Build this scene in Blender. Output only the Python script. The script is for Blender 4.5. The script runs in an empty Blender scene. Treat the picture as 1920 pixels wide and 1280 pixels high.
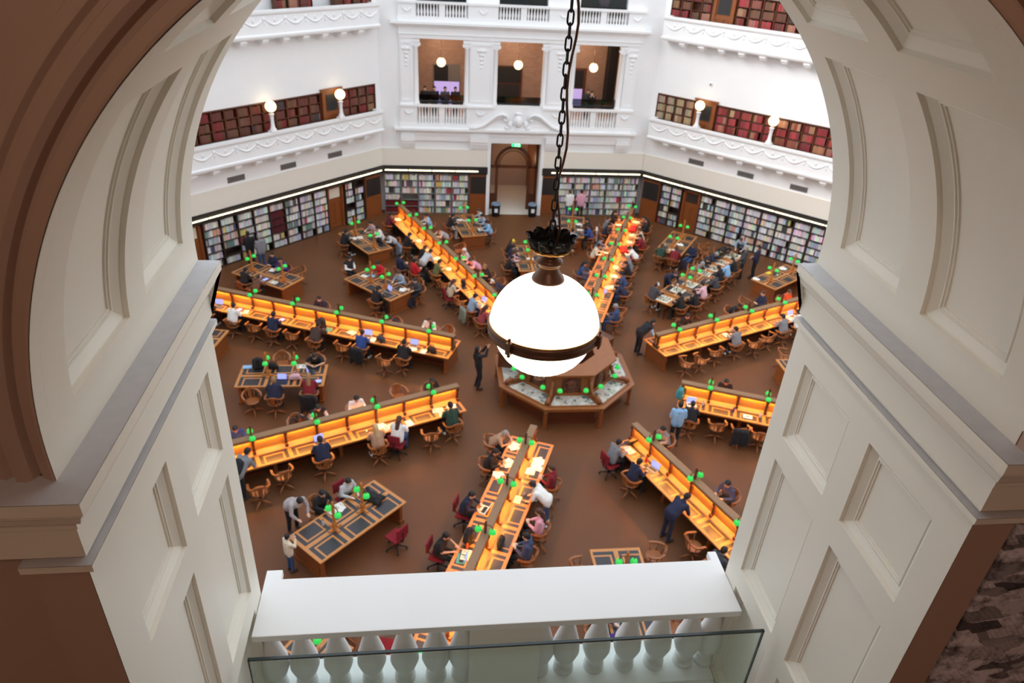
import bpy, bmesh, math, random
from mathutils import Vector, Matrix
random.seed(7)
SC = bpy.context.scene
COL = SC.collection
R = math.radians
A = 17.2                      # apothem of the octagonal hall
HW = A * math.tan(R(22.5))    # half length of one of its sides

# ---------------------------------------------------------------- camera
cam_d = bpy.data.cameras.new('camera')
cam = bpy.data.objects.new('camera', cam_d); COL.objects.link(cam)
cam_d.sensor_width = 36.0
cam_d.lens = 1347.426 / 1920 * 36.0
cam_d.clip_start = 0.05; cam_d.clip_end = 200
cam.matrix_world = Matrix.Translation((-4.7129, -21.0074, 14.7676)) @ Matrix.Rotation(-0.1335, 4, 'Z') @ Matrix.Rotation(1.0299, 4, 'X') @ Matrix.Rotation(0.0611, 4, 'Z')
cam_d.dof.use_dof = True; cam_d.dof.focus_distance = 3.45; cam_d.dof.aperture_fstop = 3.2
SC.camera = cam

# ---------------------------------------------------------------- light and exposure
SC.view_settings.view_transform = 'Standard'; SC.view_settings.look = 'None'
SC.view_settings.gamma = 1.0; SC.view_settings.use_curve_mapping = False
SC.view_settings.exposure = 0.0
SC.cycles.use_denoising = True
SC.cycles.max_bounces = 8; SC.cycles.diffuse_bounces = 5; SC.cycles.sample_clamp_indirect = 6.0
world = bpy.data.worlds.new('daylight'); SC.world = world; world.use_nodes = True
bg = world.node_tree.nodes['Background']; bg.inputs[0].default_value = (0.86, 0.93, 1.0, 1); bg.inputs[1].default_value = 1.72

def lamp(name, kind, loc, energy, color=(1, 1, 1), size=0.1, rot=None, **kw):
    d = bpy.data.lights.new(name, kind); d.energy = energy; d.color = color
    if kind == 'AREA':
        d.shape = kw.get('shape', 'RECTANGLE'); d.size = size; d.size_y = kw.get('size_y', size)
    elif kind == 'SUN': d.angle = size
    else: d.shadow_soft_size = size
    o = bpy.data.objects.new(name, d); COL.objects.link(o); o.location = loc
    if rot is not None: o.rotation_euler = rot
    return o
sun = lamp('sun', 'SUN', (-20, 0, 40), 2.7, (1.0, 0.98, 0.95), R(30))
sun.rotation_euler = Vector((0.86, 0.05, -0.56)).to_track_quat('-Z', 'Y').to_euler()
lamp('corridor_light', 'POINT', (-4.6, -23.0, 17.2), 128, (1.0, 0.79, 0.62), 0.3)
for k, x in enumerate((-4.05, 0.0, 4.05)):
    lamp('lobby_light', 'POINT', (x, 19.6, 8.3), 60, (1.0, 0.66, 0.42), 0.2)
lamp('passage_light', 'POINT', (0.3, 20.6, 2.2), 26, (1.0, 0.66, 0.38), 0.2)

# ---------------------------------------------------------------- helpers
def lin(r, g, b): return tuple(((c / 255) / 12.92 if c / 255 <= 0.04045 else ((c / 255 + 0.055) / 1.055) ** 2.4) for c in (r, g, b)) + (1.0,)

class MB:
    """Collects shapes; build() links them as one mesh object."""
    def __init__(s): s.v = []; s.f = []; s.m = []; s.sm = []; s.col = None; s.cols = []
    def add(s, vs, fs, mat=0, smooth=False):
        o = len(s.v); s.v += [tuple(v) for v in vs]
        for f in fs:
            s.f.append([i + o for i in f]); s.m.append(mat); s.sm.append(smooth); s.cols.append(s.col)
    def box(s, x0, x1, y0, y1, z0, z1, mat=0):
        s.add([(x0, y0, z0), (x1, y0, z0), (x1, y1, z0), (x0, y1, z0), (x0, y0, z1), (x1, y0, z1), (x1, y1, z1), (x0, y1, z1)],
              [(0, 3, 2, 1), (4, 5, 6, 7), (0, 1, 5, 4), (1, 2, 6, 5), (2, 3, 7, 6), (3, 0, 4, 7)], mat)
    def tube(s, p0, p1, r0, r1=None, n=10, mat=0, caps=True, smooth=True):
        r1 = r0 if r1 is None else r1
        p0 = Vector(p0); p1 = Vector(p1); d = (p1 - p0).normalized()
        a = d.orthogonal().normalized(); b = d.cross(a)
        vs = []
        for p, r in ((p0, r0), (p1, r1)):
            for i in range(n):
                t = 2 * math.pi * i / n; vs.append(p + a * (r * math.cos(t)) + b * (r * math.sin(t)))
        fs = [(i, (i + 1) % n, n + (i + 1) % n, n + i) for i in range(n)]
        s.add(vs, fs, mat, smooth)
        if caps: s.add(vs, [tuple(range(n - 1, -1, -1)), tuple(range(n, 2 * n))], mat)
    def path(s, pts, r, n=8, mat=0, closed=False):
        """Tube along a polyline; r is a number or one radius per point."""
        P = [Vector(p) for p in pts]; N = len(P); rs = r if isinstance(r, (list, tuple)) else [r] * N
        vs = []; ref = None
        for i in range(N):
            if closed: d = (P[(i + 1) % N] - P[i - 1]).normalized()
            else: d = (P[min(i + 1, N - 1)] - P[max(i - 1, 0)]).normalized()
            a = d.orthogonal().normalized() if ref is None else (ref - d * ref.dot(d)).normalized()
            ref = a; b = d.cross(a)
            for k in range(n):
                t = 2 * math.pi * k / n; vs.append(P[i] + a * (rs[i] * math.cos(t)) + b * (rs[i] * math.sin(t)))
        fs = []
        for i in range(N if closed else N - 1):
            j = (i + 1) % N
            for k in range(n): fs.append((i * n + k, i * n + (k + 1) % n, j * n + (k + 1) % n, j * n + k))
        s.add(vs, fs, mat, True)
        if not closed: s.add(vs, [tuple(range(n - 1, -1, -1)), tuple((N - 1) * n + k for k in range(n))], mat)
    def lathe(s, prof, n=16, c=(0, 0, 0), mat=0, smooth=True, rib=0.0, nrib=0):
        """Profile of (radius, height) turned about the vertical through c."""
        vs = []; fs = []
        for r, z in prof:
            for i in range(n):
                t = 2 * math.pi * i / n; q = r * (1 + rib * math.cos(nrib * t)) if nrib else r
                vs.append((c[0] + q * math.cos(t), c[1] + q * math.sin(t), c[2] + z))
        for j in range(len(prof) - 1):
            for i in range(n): fs.append((j * n + i, j * n + (i + 1) % n, (j + 1) * n + (i + 1) % n, (j + 1) * n + i))
        s.add(vs, fs, mat, smooth)
        if prof[0][0] > 1e-4: s.add(vs, [tuple(range(n - 1, -1, -1))], mat)
        if prof[-1][0] > 1e-4: s.add(vs, [tuple((len(prof) - 1) * n + i for i in range(n))], mat)
    def ball(s, c, r, n=12, mat=0, k=(1, 1, 1)):
        m = max(4, n // 2); prof = []
        vs = [(c[0], c[1], c[2] - r * k[2])]
        for j in range(1, m):
            a = -math.pi / 2 + math.pi * j / m
            for i in range(n):
                t = 2 * math.pi * i / n
                vs.append((c[0] + r * k[0] * math.cos(a) * math.cos(t), c[1] + r * k[1] * math.cos(a) * math.sin(t), c[2] + r * k[2] * math.sin(a)))
        vs.append((c[0], c[1], c[2] + r * k[2])); L = len(vs) - 1
        fs = [(0, 1 + (i + 1) % n, 1 + i) for i in range(n)]
        for j in range(m - 2):
            for i in range(n): fs.append((1 + j * n + i, 1 + j * n + (i + 1) % n, 1 + (j + 1) * n + (i + 1) % n, 1 + (j + 1) * n + i))
        fs += [(L, L - n + i, L - n + (i + 1) % n) for i in range(n)]
        s.add(vs, fs, mat, True)
    def prism(s, poly, z0, z1, mat=0):
        n = len(poly); vs = [(x, y, z0) for x, y in poly] + [(x, y, z1) for x, y in poly]
        s.add(vs, [tuple(range(n - 1, -1, -1)), tuple(range(n, 2 * n))] + [(i, (i + 1) % n, n + (i + 1) % n, n + i) for i in range(n)], mat)
    def sweep(s, path, prof, mat=0, side=1):
        """Profile of (projection, z) along a horizontal polyline, mitred; projection to the path's right for side=1."""
        P = [Vector((p[0], p[1])) for p in path]; N = len(P); vs = []; m = len(prof)
        for i in range(N):
            def nrm(a, b): d = (b - a).normalized(); return Vector((d.y, -d.x)) * side
            if i == 0: o = nrm(P[0], P[1])
            elif i == N - 1: o = nrm(P[-2], P[-1])
            else:
                a = nrm(P[i - 1], P[i]); b = nrm(P[i], P[i + 1]); o = (a + b); o = o / max(1e-6, o.dot(a))
            for q, z in prof: vs.append((P[i].x + o.x * q, P[i].y + o.y * q, z))
        fs = []
        for i in range(N - 1):
            for k in range(m - 1): fs.append((i * m + k, (i + 1) * m + k, (i + 1) * m + k + 1, i * m + k + 1))
        s.add(vs, fs + [tuple(range(m)), tuple((N - 1) * m + k for k in range(m - 1, -1, -1))], mat)
    def gridwall(s, xs, zs, holes, y0, y1, mat=0):
        """Upright wall between y0 and y1 with rectangular holes (x0,x1,z0,z1)."""
        xs = sorted(set(xs) | {h[0] for h in holes} | {h[1] for h in holes}); zs = sorted(set(zs) | {h[2] for h in holes} | {h[3] for h in holes})
        def solid(i, j):
            if i < 0 or j < 0 or i >= len(xs) - 1 or j >= len(zs) - 1: return False
            cx = (xs[i] + xs[i + 1]) / 2; cz = (zs[j] + zs[j + 1]) / 2
            return not any(h[0] < cx < h[1] and h[2] < cz < h[3] for h in holes)
        for i in range(len(xs) - 1):
            for j in range(len(zs) - 1):
                if not solid(i, j): continue
                a, b, c, d = xs[i], xs[i + 1], zs[j], zs[j + 1]
                s.add([(a, y0, c), (b, y0, c), (b, y0, d), (a, y0, d)], [(0, 1, 2, 3)], mat)
                s.add([(a, y1, c), (b, y1, c), (b, y1, d), (a, y1, d)], [(3, 2, 1, 0)], mat)
                if not solid(i - 1, j): s.add([(a, y0, c), (a, y0, d), (a, y1, d), (a, y1, c)], [(0, 1, 2, 3)], mat)
                if not solid(i + 1, j): s.add([(b, y0, c), (b, y0, d), (b, y1, d), (b, y1, c)], [(3, 2, 1, 0)], mat)
                if not solid(i, j - 1): s.add([(a, y0, c), (b, y0, c), (b, y1, c), (a, y1, c)], [(3, 2, 1, 0)], mat)
                if not solid(i, j + 1): s.add([(a, y0, d), (b, y0, d), (b, y1, d), (a, y1, d)], [(0, 1, 2, 3)], mat)
    def mesh(s, name, mats, merge=True, bevel=0):
        me = bpy.data.meshes.new(name)
        me.from_pydata(s.v, [], s.f)
        for m in (mats if isinstance(mats, (list, tuple)) else [mats]): me.materials.append(m)
        me.polygons.foreach_set('material_index', s.m); me.polygons.foreach_set('use_smooth', s.sm)
        if any(c is not None for c in s.cols):
            at = me.color_attributes.new('paint', 'FLOAT_COLOR', 'CORNER'); buf = []
            for p, c in zip(me.polygons, s.cols): buf += list(c or (1, 1, 1, 1)) * p.loop_total
            at.data.foreach_set('color', buf)
        if merge:
            bm = bmesh.new(); bm.from_mesh(me); bmesh.ops.remove_doubles(bm, verts=bm.verts, dist=1e-5)
            bmesh.ops.recalc_face_normals(bm, faces=bm.faces)
            if bevel:
                es = [e for e in bm.edges if len(e.link_faces) == 2 and e.calc_face_angle(0) > 0.6]
                bmesh.ops.bevel(bm, geom=es, offset=bevel, segments=2, affect='EDGES', profile=0.6)
            bm.to_mesh(me); bm.free()
        me.update(); return me
    def build(s, name, mats, parent=None, loc=None, rz=None, merge=True, bevel=0):
        return link(name, s.mesh(name, mats, merge, bevel), parent, loc, rz)

def link(name, me, parent=None, loc=None, rz=None, color=None):
    o = bpy.data.objects.new(name, me); COL.objects.link(o)
    if parent is not None: o.parent = parent
    if loc is not None: o.location = loc
    if rz is not None: o.rotation_euler = (0, 0, rz)
    if color is not None: o.color = color
    return o
def tag(o, label, cat, group=None, kind=None):
    o['label'] = label; o['category'] = cat
    if group: o['group'] = group
    if kind: o['kind'] = kind
    return o
def thing(name, label, cat, loc=(0, 0, 0), rz=0.0, group=None):
    o = bpy.data.objects.new(name, None); COL.objects.link(o); o.location = loc; o.rotation_euler = (0, 0, rz)
    return tag(o, label, cat, group)
def struct(name, mb, mats, label, cat='building part', rz=None, loc=None, bevel=0):
    o = mb.build(name, mats, None, loc, rz, bevel=bevel); return tag(o, label, cat, None, 'structure')
def rot2(x, y, deg):   # hall bearing: point with across x and outward y on the side that faces bearing deg
    t = R(deg); return (x * math.cos(t) + y * math.sin(t), -x * math.sin(t) + y * math.cos(t))

# ---------------------------------------------------------------- materials
def nmat(name):
    m = bpy.data.materials.new(name); m.use_nodes = True
    nt = m.node_tree; return m, nt, nt.nodes['Principled BSDF']
def N(nt, t, **kw):
    n = nt.nodes.new(t)
    for k, v in kw.items(): setattr(n, k, v)
    return n
def noise_color(nt, b, base, amt, scale, detail=4, stretch=None, coords='Object'):
    tc = N(nt, 'ShaderNodeTexCoord'); mp = N(nt, 'ShaderNodeMapping'); nz = N(nt, 'ShaderNodeTexNoise'); rp = N(nt, 'ShaderNodeMix', data_type='RGBA')
    nz.inputs['Scale'].default_value = scale; nz.inputs['Detail'].default_value = detail
    if stretch: mp.inputs['Scale'].default_value = stretch
    nt.links.new(tc.outputs[coords], mp.inputs[0]); nt.links.new(mp.outputs[0], nz.inputs['Vector'])
    lo = tuple(c * (1 - amt) for c in base[:3]) + (1,); hi = tuple(min(1, c * (1 + amt)) for c in base[:3]) + (1,)
    rp.inputs[6].default_value = lo; rp.inputs[7].default_value = hi
    nt.links.new(nz.outputs['Fac'], rp.inputs[0]); nt.links.new(rp.outputs[2], b.inputs['Base Color'])
    return nz, rp
def plain(name, rgb, rough=0.6, metal=0.0, amt=0.06, scale=6.0, bump=0.0, stretch=None, coat=0.0):
    m, nt, b = nmat(name); nz, _ = noise_color(nt, b, lin(*rgb), amt, scale, stretch=stretch)
    b.inputs['Roughness'].default_value = rough; b.inputs['Metallic'].default_value = metal
    if coat: b.inputs['Coat Weight'].default_value = coat; b.inputs['Coat Roughness'].default_value = 0.15
    if bump:
        bp = N(nt, 'ShaderNodeBump'); bp.inputs['Strength'].default_value = bump; bp.inputs['Distance'].default_value = 0.01
        nt.links.new(nz.outputs['Fac'], bp.inputs['Height']); nt.links.new(bp.outputs[0], b.inputs['Normal'])
    return m
def glow(name, rgb, strength, base=None):
    m, nt, b = nmat(name); c = lin(*rgb)
    b.inputs['Base Color'].default_value = lin(*(base or rgb)); b.inputs['Emission Color'].default_value = c
    b.inputs['Emission Strength'].default_value = strength; b.inputs['Roughness'].default_value = 0.25
    return m
def tint(name, rough=0.8, amt=0.12, scale=30.0, metal=0.0):
    """Takes its colour from the object's own colour."""
    m, nt, b = nmat(name); oi = N(nt, 'ShaderNodeObjectInfo'); tc = N(nt, 'ShaderNodeTexCoord'); nz = N(nt, 'ShaderNodeTexNoise')
    nz.inputs['Scale'].default_value = scale; nt.links.new(tc.outputs['Object'], nz.inputs['Vector'])
    hs = N(nt, 'ShaderNodeHueSaturation'); mr = N(nt, 'ShaderNodeMapRange'); mr.inputs[3].default_value = 1 - amt; mr.inputs[4].default_value = 1 + amt
    nt.links.new(nz.outputs['Fac'], mr.inputs[0]); nt.links.new(mr.outputs[0], hs.inputs['Value']); nt.links.new(oi.outputs['Color'], hs.inputs['Color'])
    nt.links.new(hs.outputs[0], b.inputs['Base Color']); b.inputs['Roughness'].default_value = rough; b.inputs['Metallic'].default_value = metal
    return m
M = {}
M['white'] = plain('white_plaster', (240, 240, 240), 0.7, amt=0.02, scale=2.0)
M['cream'] = plain('cream_paint', (238, 234, 222), 0.45, amt=0.02, scale=2.5)
M['sill'] = plain('dusty_ledge', (196, 196, 200), 0.8, amt=0.10, scale=14.0)
M['bulk'] = plain('cream_bulkhead', (232, 226, 214), 0.6, amt=0.02)
M['dado'] = plain('dim_light_wall_tone', (186, 160, 144), 0.7, amt=0.03, scale=3)  # cream paint browned: the corridor's dim warm light is put into this colour
M['wood'] = plain('oiled_oak', (186, 116, 54), 0.35, amt=0.28, scale=9, stretch=(6, 0.8, 6), coat=0.15)
M['lit_oak'] = plain('spine_oak_lit_tone', (206, 140, 66), 0.4, amt=0.22, scale=9, stretch=(6, 0.8, 6))  # lighter, yellower copy of the oak; the strips' glow is put into its colour
M['woodv'] = plain('panel_oak', (134, 74, 34), 0.4, amt=0.28, scale=9, stretch=(6, 6, 0.8))
M['wood_dk'] = plain('dark_stained_oak', (92, 48, 26), 0.4, amt=0.3, scale=9, stretch=(6, 6, 1.0))
M['cap'] = plain('grey_brown_cap_oak', (140, 104, 72), 0.4, amt=0.22, scale=10, stretch=(8, 0.8, 6))
M['chair'] = plain('chair_oak', (148, 88, 46), 0.35, amt=0.25, scale=12)
M['mahogany'] = plain('mahogany_top', (142, 86, 46), 0.32, amt=0.25, scale=9, coat=0.15)
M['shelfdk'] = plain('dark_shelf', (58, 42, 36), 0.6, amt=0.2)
M['shelfgr'] = plain('grey_shelf', (128, 124, 120), 0.6, amt=0.08)
M['black'] = plain('matt_black', (24, 23, 24), 0.6, amt=0.2)
M['louvre'] = plain('black_louvre', (38, 36, 36), 0.5, amt=0.2, scale=3)
M['bronze'] = plain('aged_bronze', (112, 80, 64), 0.38, 0.5, amt=0.3, scale=25, bump=0.05)
M['iron'] = plain('black_iron', (40, 36, 34), 0.45, 0.6, amt=0.3, scale=30)
M['gilt'] = plain('worn_gilt', (190, 140, 70), 0.35, 0.9, amt=0.3, scale=60)
M['brass'] = plain('dull_brass', (112, 72, 36), 0.4, 0.4, amt=0.2)
M['vent'] = plain('grey_vent', (120, 116, 112), 0.6, amt=0.1)
M['globe'] = glow('opal_glass', (255, 240, 214), 2.6)
M['globe_s'] = glow('small_opal_glass', (255, 226, 170), 3.0)
M['green'] = glow('green_glass', (52, 222, 92), 0.66, (40, 160, 70))
M['tube'] = glow('warm_tube', (255, 236, 190), 5.0)
M['strip'] = glow('amber_strip', (255, 178, 76), 170.0)
M['exit'] = glow('exit_green', (40, 220, 120), 2.0)
M['exitw'] = glow('exit_white', (235, 255, 240), 2.2)
M['lilac'] = glow('lilac_screen', (176, 160, 220), 0.8)
M['screen'] = glow('laptop_screen', (150, 160, 235), 0.9)
M['skin'] = tint('skin', 0.6, 0.05)
M['cloth'] = tint('cloth', 0.9, 0.18, 25)
M['cloth_pat'] = tint('spotted_cloth', 0.9, 0.85, 42)
M['hair'] = tint('hair', 0.6, 0.2, 40)
M['paint'] = tint('painted', 0.5, 0.08)
M['eye'] = plain('dark_eye', (30, 22, 20), 0.3)
M['lip'] = plain('lip', (150, 80, 72), 0.5)
M['paper'] = tint('paper', 0.8, 0.03)
M['rubber'] = plain('black_rubber', (30, 30, 30), 0.7)
M['redcloth'] = plain('dark_red_upholstery', (128, 20, 34), 0.9, amt=0.2, scale=30)
M['book'] = tint('book_cover', 0.6, 0.10, 40)
M['pages'] = plain('page_block', (226, 216, 196), 0.8)
M['print'] = plain('printed_text', (120, 116, 112), 0.8)

def floor_mat():
    m, nt, b = nmat('brown_cork_floor'); nz, rp = noise_color(nt, b, lin(104, 66, 40), 0.16, 0.55, 6, coords='Generated')
    tc = [n for n in nt.nodes if n.type == 'TEX_COORD'][0]; mp = [n for n in nt.nodes if n.type == 'MAPPING'][0]; nt.links.new(tc.outputs['Object'], mp.inputs[0])
    n2 = N(nt, 'ShaderNodeTexNoise'); n2.inputs['Scale'].default_value = 40; nt.links.new(tc.outputs['Object'], n2.inputs['Vector'])
    mr = N(nt, 'ShaderNodeMapRange'); mr.inputs[3].default_value = 0.42; mr.inputs[4].default_value = 0.56; b.inputs['Specular IOR Level'].default_value = 0.32
    nt.links.new(n2.outputs['Fac'], mr.inputs[0]); nt.links.new(mr.outputs[0], b.inputs['Roughness'])
    return m
M['floor'] = floor_mat()

def math_node(nt, op, a, b=None, c=None):
    n = N(nt, 'ShaderNodeMath', operation=op)
    for i, v in enumerate((a, b, c)):
        if v is None: continue
        if isinstance(v, (int, float)): n.inputs[i].default_value = v
        else: nt.links.new(v, n.inputs[i])
    return n.outputs[0]
def leather_top(name, period, y0, span, u0):
    """Oak table top inlaid with leather: a pad for every reader inside an oak frame inside a leather border."""
    m, nt, b = nmat(name); tc = N(nt, 'ShaderNodeTexCoord'); sp = N(nt, 'ShaderNodeSeparateXYZ'); nt.links.new(tc.outputs['Object'], sp.inputs[0])
    u = math_node(nt, 'ABSOLUTE', sp.outputs[0]); yy = math_node(nt, 'SUBTRACT', sp.outputs[1], y0)
    v = math_node(nt, 'ABSOLUTE', math_node(nt, 'SUBTRACT', math_node(nt, 'FLOORED_MODULO', yy, period), period / 2))
    def rect(vmax, ulo, uhi):
        a = math_node(nt, 'LESS_THAN', v, vmax); c = math_node(nt, 'MULTIPLY', math_node(nt, 'GREATER_THAN', u, ulo), math_node(nt, 'LESS_THAN', u, uhi))
        return math_node(nt, 'MULTIPLY', a, c)
    outer = rect(period * 0.44, u0, 0.60); frame = rect(period * 0.32, u0 + 0.07, 0.61); pad = rect(period * 0.265, u0 + 0.125, 0.585)
    dark = math_node(nt, 'ADD', math_node(nt, 'MULTIPLY', outer, math_node(nt, 'SUBTRACT', 1.0, frame)), pad)
    inside = math_node(nt, 'MULTIPLY', math_node(nt, 'GREATER_THAN', yy, 0.0), math_node(nt, 'LESS_THAN', yy, span))
    dark = math_node(nt, 'MULTIPLY', dark, inside)
    nz = N(nt, 'ShaderNodeTexNoise'); nz.inputs['Scale'].default_value = 9; mp = N(nt, 'ShaderNodeMapping'); mp.inputs['Scale'].default_value = (6, 0.8, 6)
    nt.links.new(tc.outputs['Object'], mp.inputs[0]); nt.links.new(mp.outputs[0], nz.inputs['Vector'])
    w = N(nt, 'ShaderNodeMix', data_type='RGBA'); w.inputs[6].default_value = lin(172, 106, 50); w.inputs[7].default_value = lin(214, 146, 80); nt.links.new(nz.outputs['Fac'], w.inputs[0])
    x = N(nt, 'ShaderNodeMix', data_type='RGBA'); x.inputs[7].default_value = lin(46, 44, 50); nt.links.new(w.outputs[2], x.inputs[6]); nt.links.new(dark, x.inputs[0])
    nt.links.new(x.outputs[2], b.inputs['Base Color']); b.inputs['Roughness'].default_value = 0.33
    return m
M['desktop'] = leather_top('inlaid_desk_top', 0.925, -6.01, 12.02, 0.19)
M['tabletop'] = leather_top('inlaid_table_top', 0.94, -1.41, 2.82, 0.06)

def mural_mat():
    """Old engraving of a city seen from above: blocks of roofs and window rows, worn and grey."""
    m, nt, b = nmat('old_city_print'); tc = N(nt, 'ShaderNodeTexCoord'); mp = N(nt, 'ShaderNodeMapping'); mp.inputs['Rotation'].default_value = (R(90), 0, 0); nt.links.new(tc.outputs['Object'], mp.inputs[0])
    nz = N(nt, 'ShaderNodeTexNoise'); nz.inputs['Scale'].default_value = 2.2; nz.inputs['Detail'].default_value = 5
    wp = N(nt, 'ShaderNodeMix', data_type='RGBA', blend_type='LINEAR_LIGHT'); wp.inputs[0].default_value = 0.05; nt.links.new(mp.outputs[0], nz.inputs['Vector']); nt.links.new(mp.outputs[0], wp.inputs[6]); nt.links.new(nz.outputs['Color'], wp.inputs[7])
    m2 = N(nt, 'ShaderNodeMapping'); m2.inputs['Rotation'].default_value = (0, 0, R(24)); m2.inputs['Scale'].default_value = (1, 2.2, 1); nt.links.new(wp.outputs[2], m2.inputs[0])
    cells = N(nt, 'ShaderNodeTexVoronoi'); cells.distance = 'CHEBYCHEV'; cells.inputs['Scale'].default_value = 6.5; nt.links.new(m2.outputs[0], cells.inputs['Vector'])
    sp = N(nt, 'ShaderNodeSeparateColor'); nt.links.new(cells.outputs['Color'], sp.inputs[0])
    win = N(nt, 'ShaderNodeTexBrick'); win.inputs['Scale'].default_value = 17; win.offset = 0.0; win.inputs['Mortar Size'].default_value = 0.10; win.inputs['Color1'].default_value = (.10, .10, .10, 1); win.inputs['Color2'].default_value = (.2, .2, .2, 1); win.inputs['Mortar'].default_value = (1, 1, 1, 1); nt.links.new(m2.outputs[0], win.inputs['Vector'])
    f2 = N(nt, 'ShaderNodeTexNoise'); f2.inputs['Scale'].default_value = 9; f2.inputs['Detail'].default_value = 10; f2.inputs['Roughness'].default_value = .75; nt.links.new(wp.outputs[2], f2.inputs['Vector'])
    r1 = N(nt, 'ShaderNodeValToRGB'); e = r1.color_ramp.elements; e[0].color = lin(84, 80, 88); e[1].position = .7; e[1].color = lin(236, 232, 242); nt.links.new(sp.outputs[0], r1.inputs[0])
    has = math_node(nt, 'GREATER_THAN', sp.outputs[1], 0.45)
    x = N(nt, 'ShaderNodeMix', data_type='RGBA', blend_type='MULTIPLY'); nt.links.new(math_node(nt, 'MULTIPLY', has, 0.75), x.inputs[0]); nt.links.new(r1.outputs[0], x.inputs[6]); nt.links.new(win.outputs['Color'], x.inputs[7])
    r2 = N(nt, 'ShaderNodeValToRGB'); e = r2.color_ramp.elements; e[0].position = .34; e[0].color = (.14, .13, .15, 1); e[1].position = .52; e[1].color = (1, 1, 1, 1); nt.links.new(f2.outputs['Fac'], r2.inputs[0])
    y = N(nt, 'ShaderNodeMix', data_type='RGBA', blend_type='MULTIPLY'); y.inputs[0].default_value = 1.0; nt.links.new(x.outputs[2], y.inputs[6]); nt.links.new(r2.outputs[0], y.inputs[7])
    nt.links.new(y.outputs[2], b.inputs['Base Color']); b.inputs['Roughness'].default_value = 0.75
    return m
M['mural'] = mural_mat()
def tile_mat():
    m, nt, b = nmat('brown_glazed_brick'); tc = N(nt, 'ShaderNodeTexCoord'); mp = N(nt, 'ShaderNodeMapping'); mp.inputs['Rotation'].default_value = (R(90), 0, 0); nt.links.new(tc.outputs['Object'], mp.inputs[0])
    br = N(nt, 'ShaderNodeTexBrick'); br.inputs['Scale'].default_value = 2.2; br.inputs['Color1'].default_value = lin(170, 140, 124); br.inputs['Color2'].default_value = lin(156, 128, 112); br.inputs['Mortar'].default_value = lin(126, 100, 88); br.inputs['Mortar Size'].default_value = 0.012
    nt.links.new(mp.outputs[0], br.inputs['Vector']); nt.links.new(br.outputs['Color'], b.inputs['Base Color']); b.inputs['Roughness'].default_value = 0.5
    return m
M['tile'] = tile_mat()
def glass_mat(name, col, mix=0.12):
    m, nt, b = nmat(name); out = [n for n in nt.nodes if n.type == 'OUTPUT_MATERIAL'][0]
    tr = N(nt, 'ShaderNodeBsdfTransparent'); tr.inputs[0].default_value = col; gl = N(nt, 'ShaderNodeBsdfGlossy'); gl.inputs['Roughness'].default_value = 0.03; gl.inputs[0].default_value = (0.9, 1, 0.97, 1)
    lw = N(nt, 'ShaderNodeLayerWeight'); pw = math_node(nt, 'MULTIPLY_ADD', math_node(nt, 'POWER', lw.outputs['Facing'], 4.0), 0.7, 0.04); mx = N(nt, 'ShaderNodeMixShader')
    nt.links.new(pw, mx.inputs[0]); nt.links.new(tr.outputs[0], mx.inputs[1]); nt.links.new(gl.outputs[0], mx.inputs[2]); nt.links.new(mx.outputs[0], out.inputs[0])
    return m
M['glass'] = glass_mat('green_tinted_glass', (0.89, 0.95, 0.93, 1))
M['glass_clear'] = glass_mat('clear_case_glass', (0.97, 0.98, 0.98, 1))
M['glass_dk'] = glass_mat('dark_guard_glass', (0.35, 0.40, 0.42, 1))
M['glass_edge'] = plain('glass_edge', (34, 48, 50), 0.15, amt=0.05)
def paint_attr(name, rough):
    m, nt, b = nmat(name); at = N(nt, 'ShaderNodeVertexColor'); at.layer_name = 'paint'; nt.links.new(at.outputs[0], b.inputs['Base Color']); b.inputs['Roughness'].default_value = rough
    return m
M['spines'] = paint_attr('spine_cloth', 0.6)
def case_mat():
    m, nt, b = nmat('case_contents'); tc = N(nt, 'ShaderNodeTexCoord'); vo = N(nt, 'ShaderNodeTexVoronoi'); vo.inputs['Scale'].default_value = 9; nt.links.new(tc.outputs['Object'], vo.inputs['Vector'])
    cr = N(nt, 'ShaderNodeValToRGB'); e = cr.color_ramp.elements; e[0].position = 0.10; e[0].color = lin(110, 112, 110); e[1].position = 0.3; e[1].color = lin(224, 224, 220)
    n = e.new(0.72); n.color = lin(214, 190, 176)
    sp = N(nt, 'ShaderNodeSeparateColor'); nt.links.new(vo.outputs['Color'], sp.inputs[0]); nt.links.new(sp.outputs[0], cr.inputs[0]); nt.links.new(cr.outputs[0], b.inputs['Base Color']); b.inputs['Roughness'].default_value = 0.6
    return m
M['case'] = case_mat()
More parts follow.
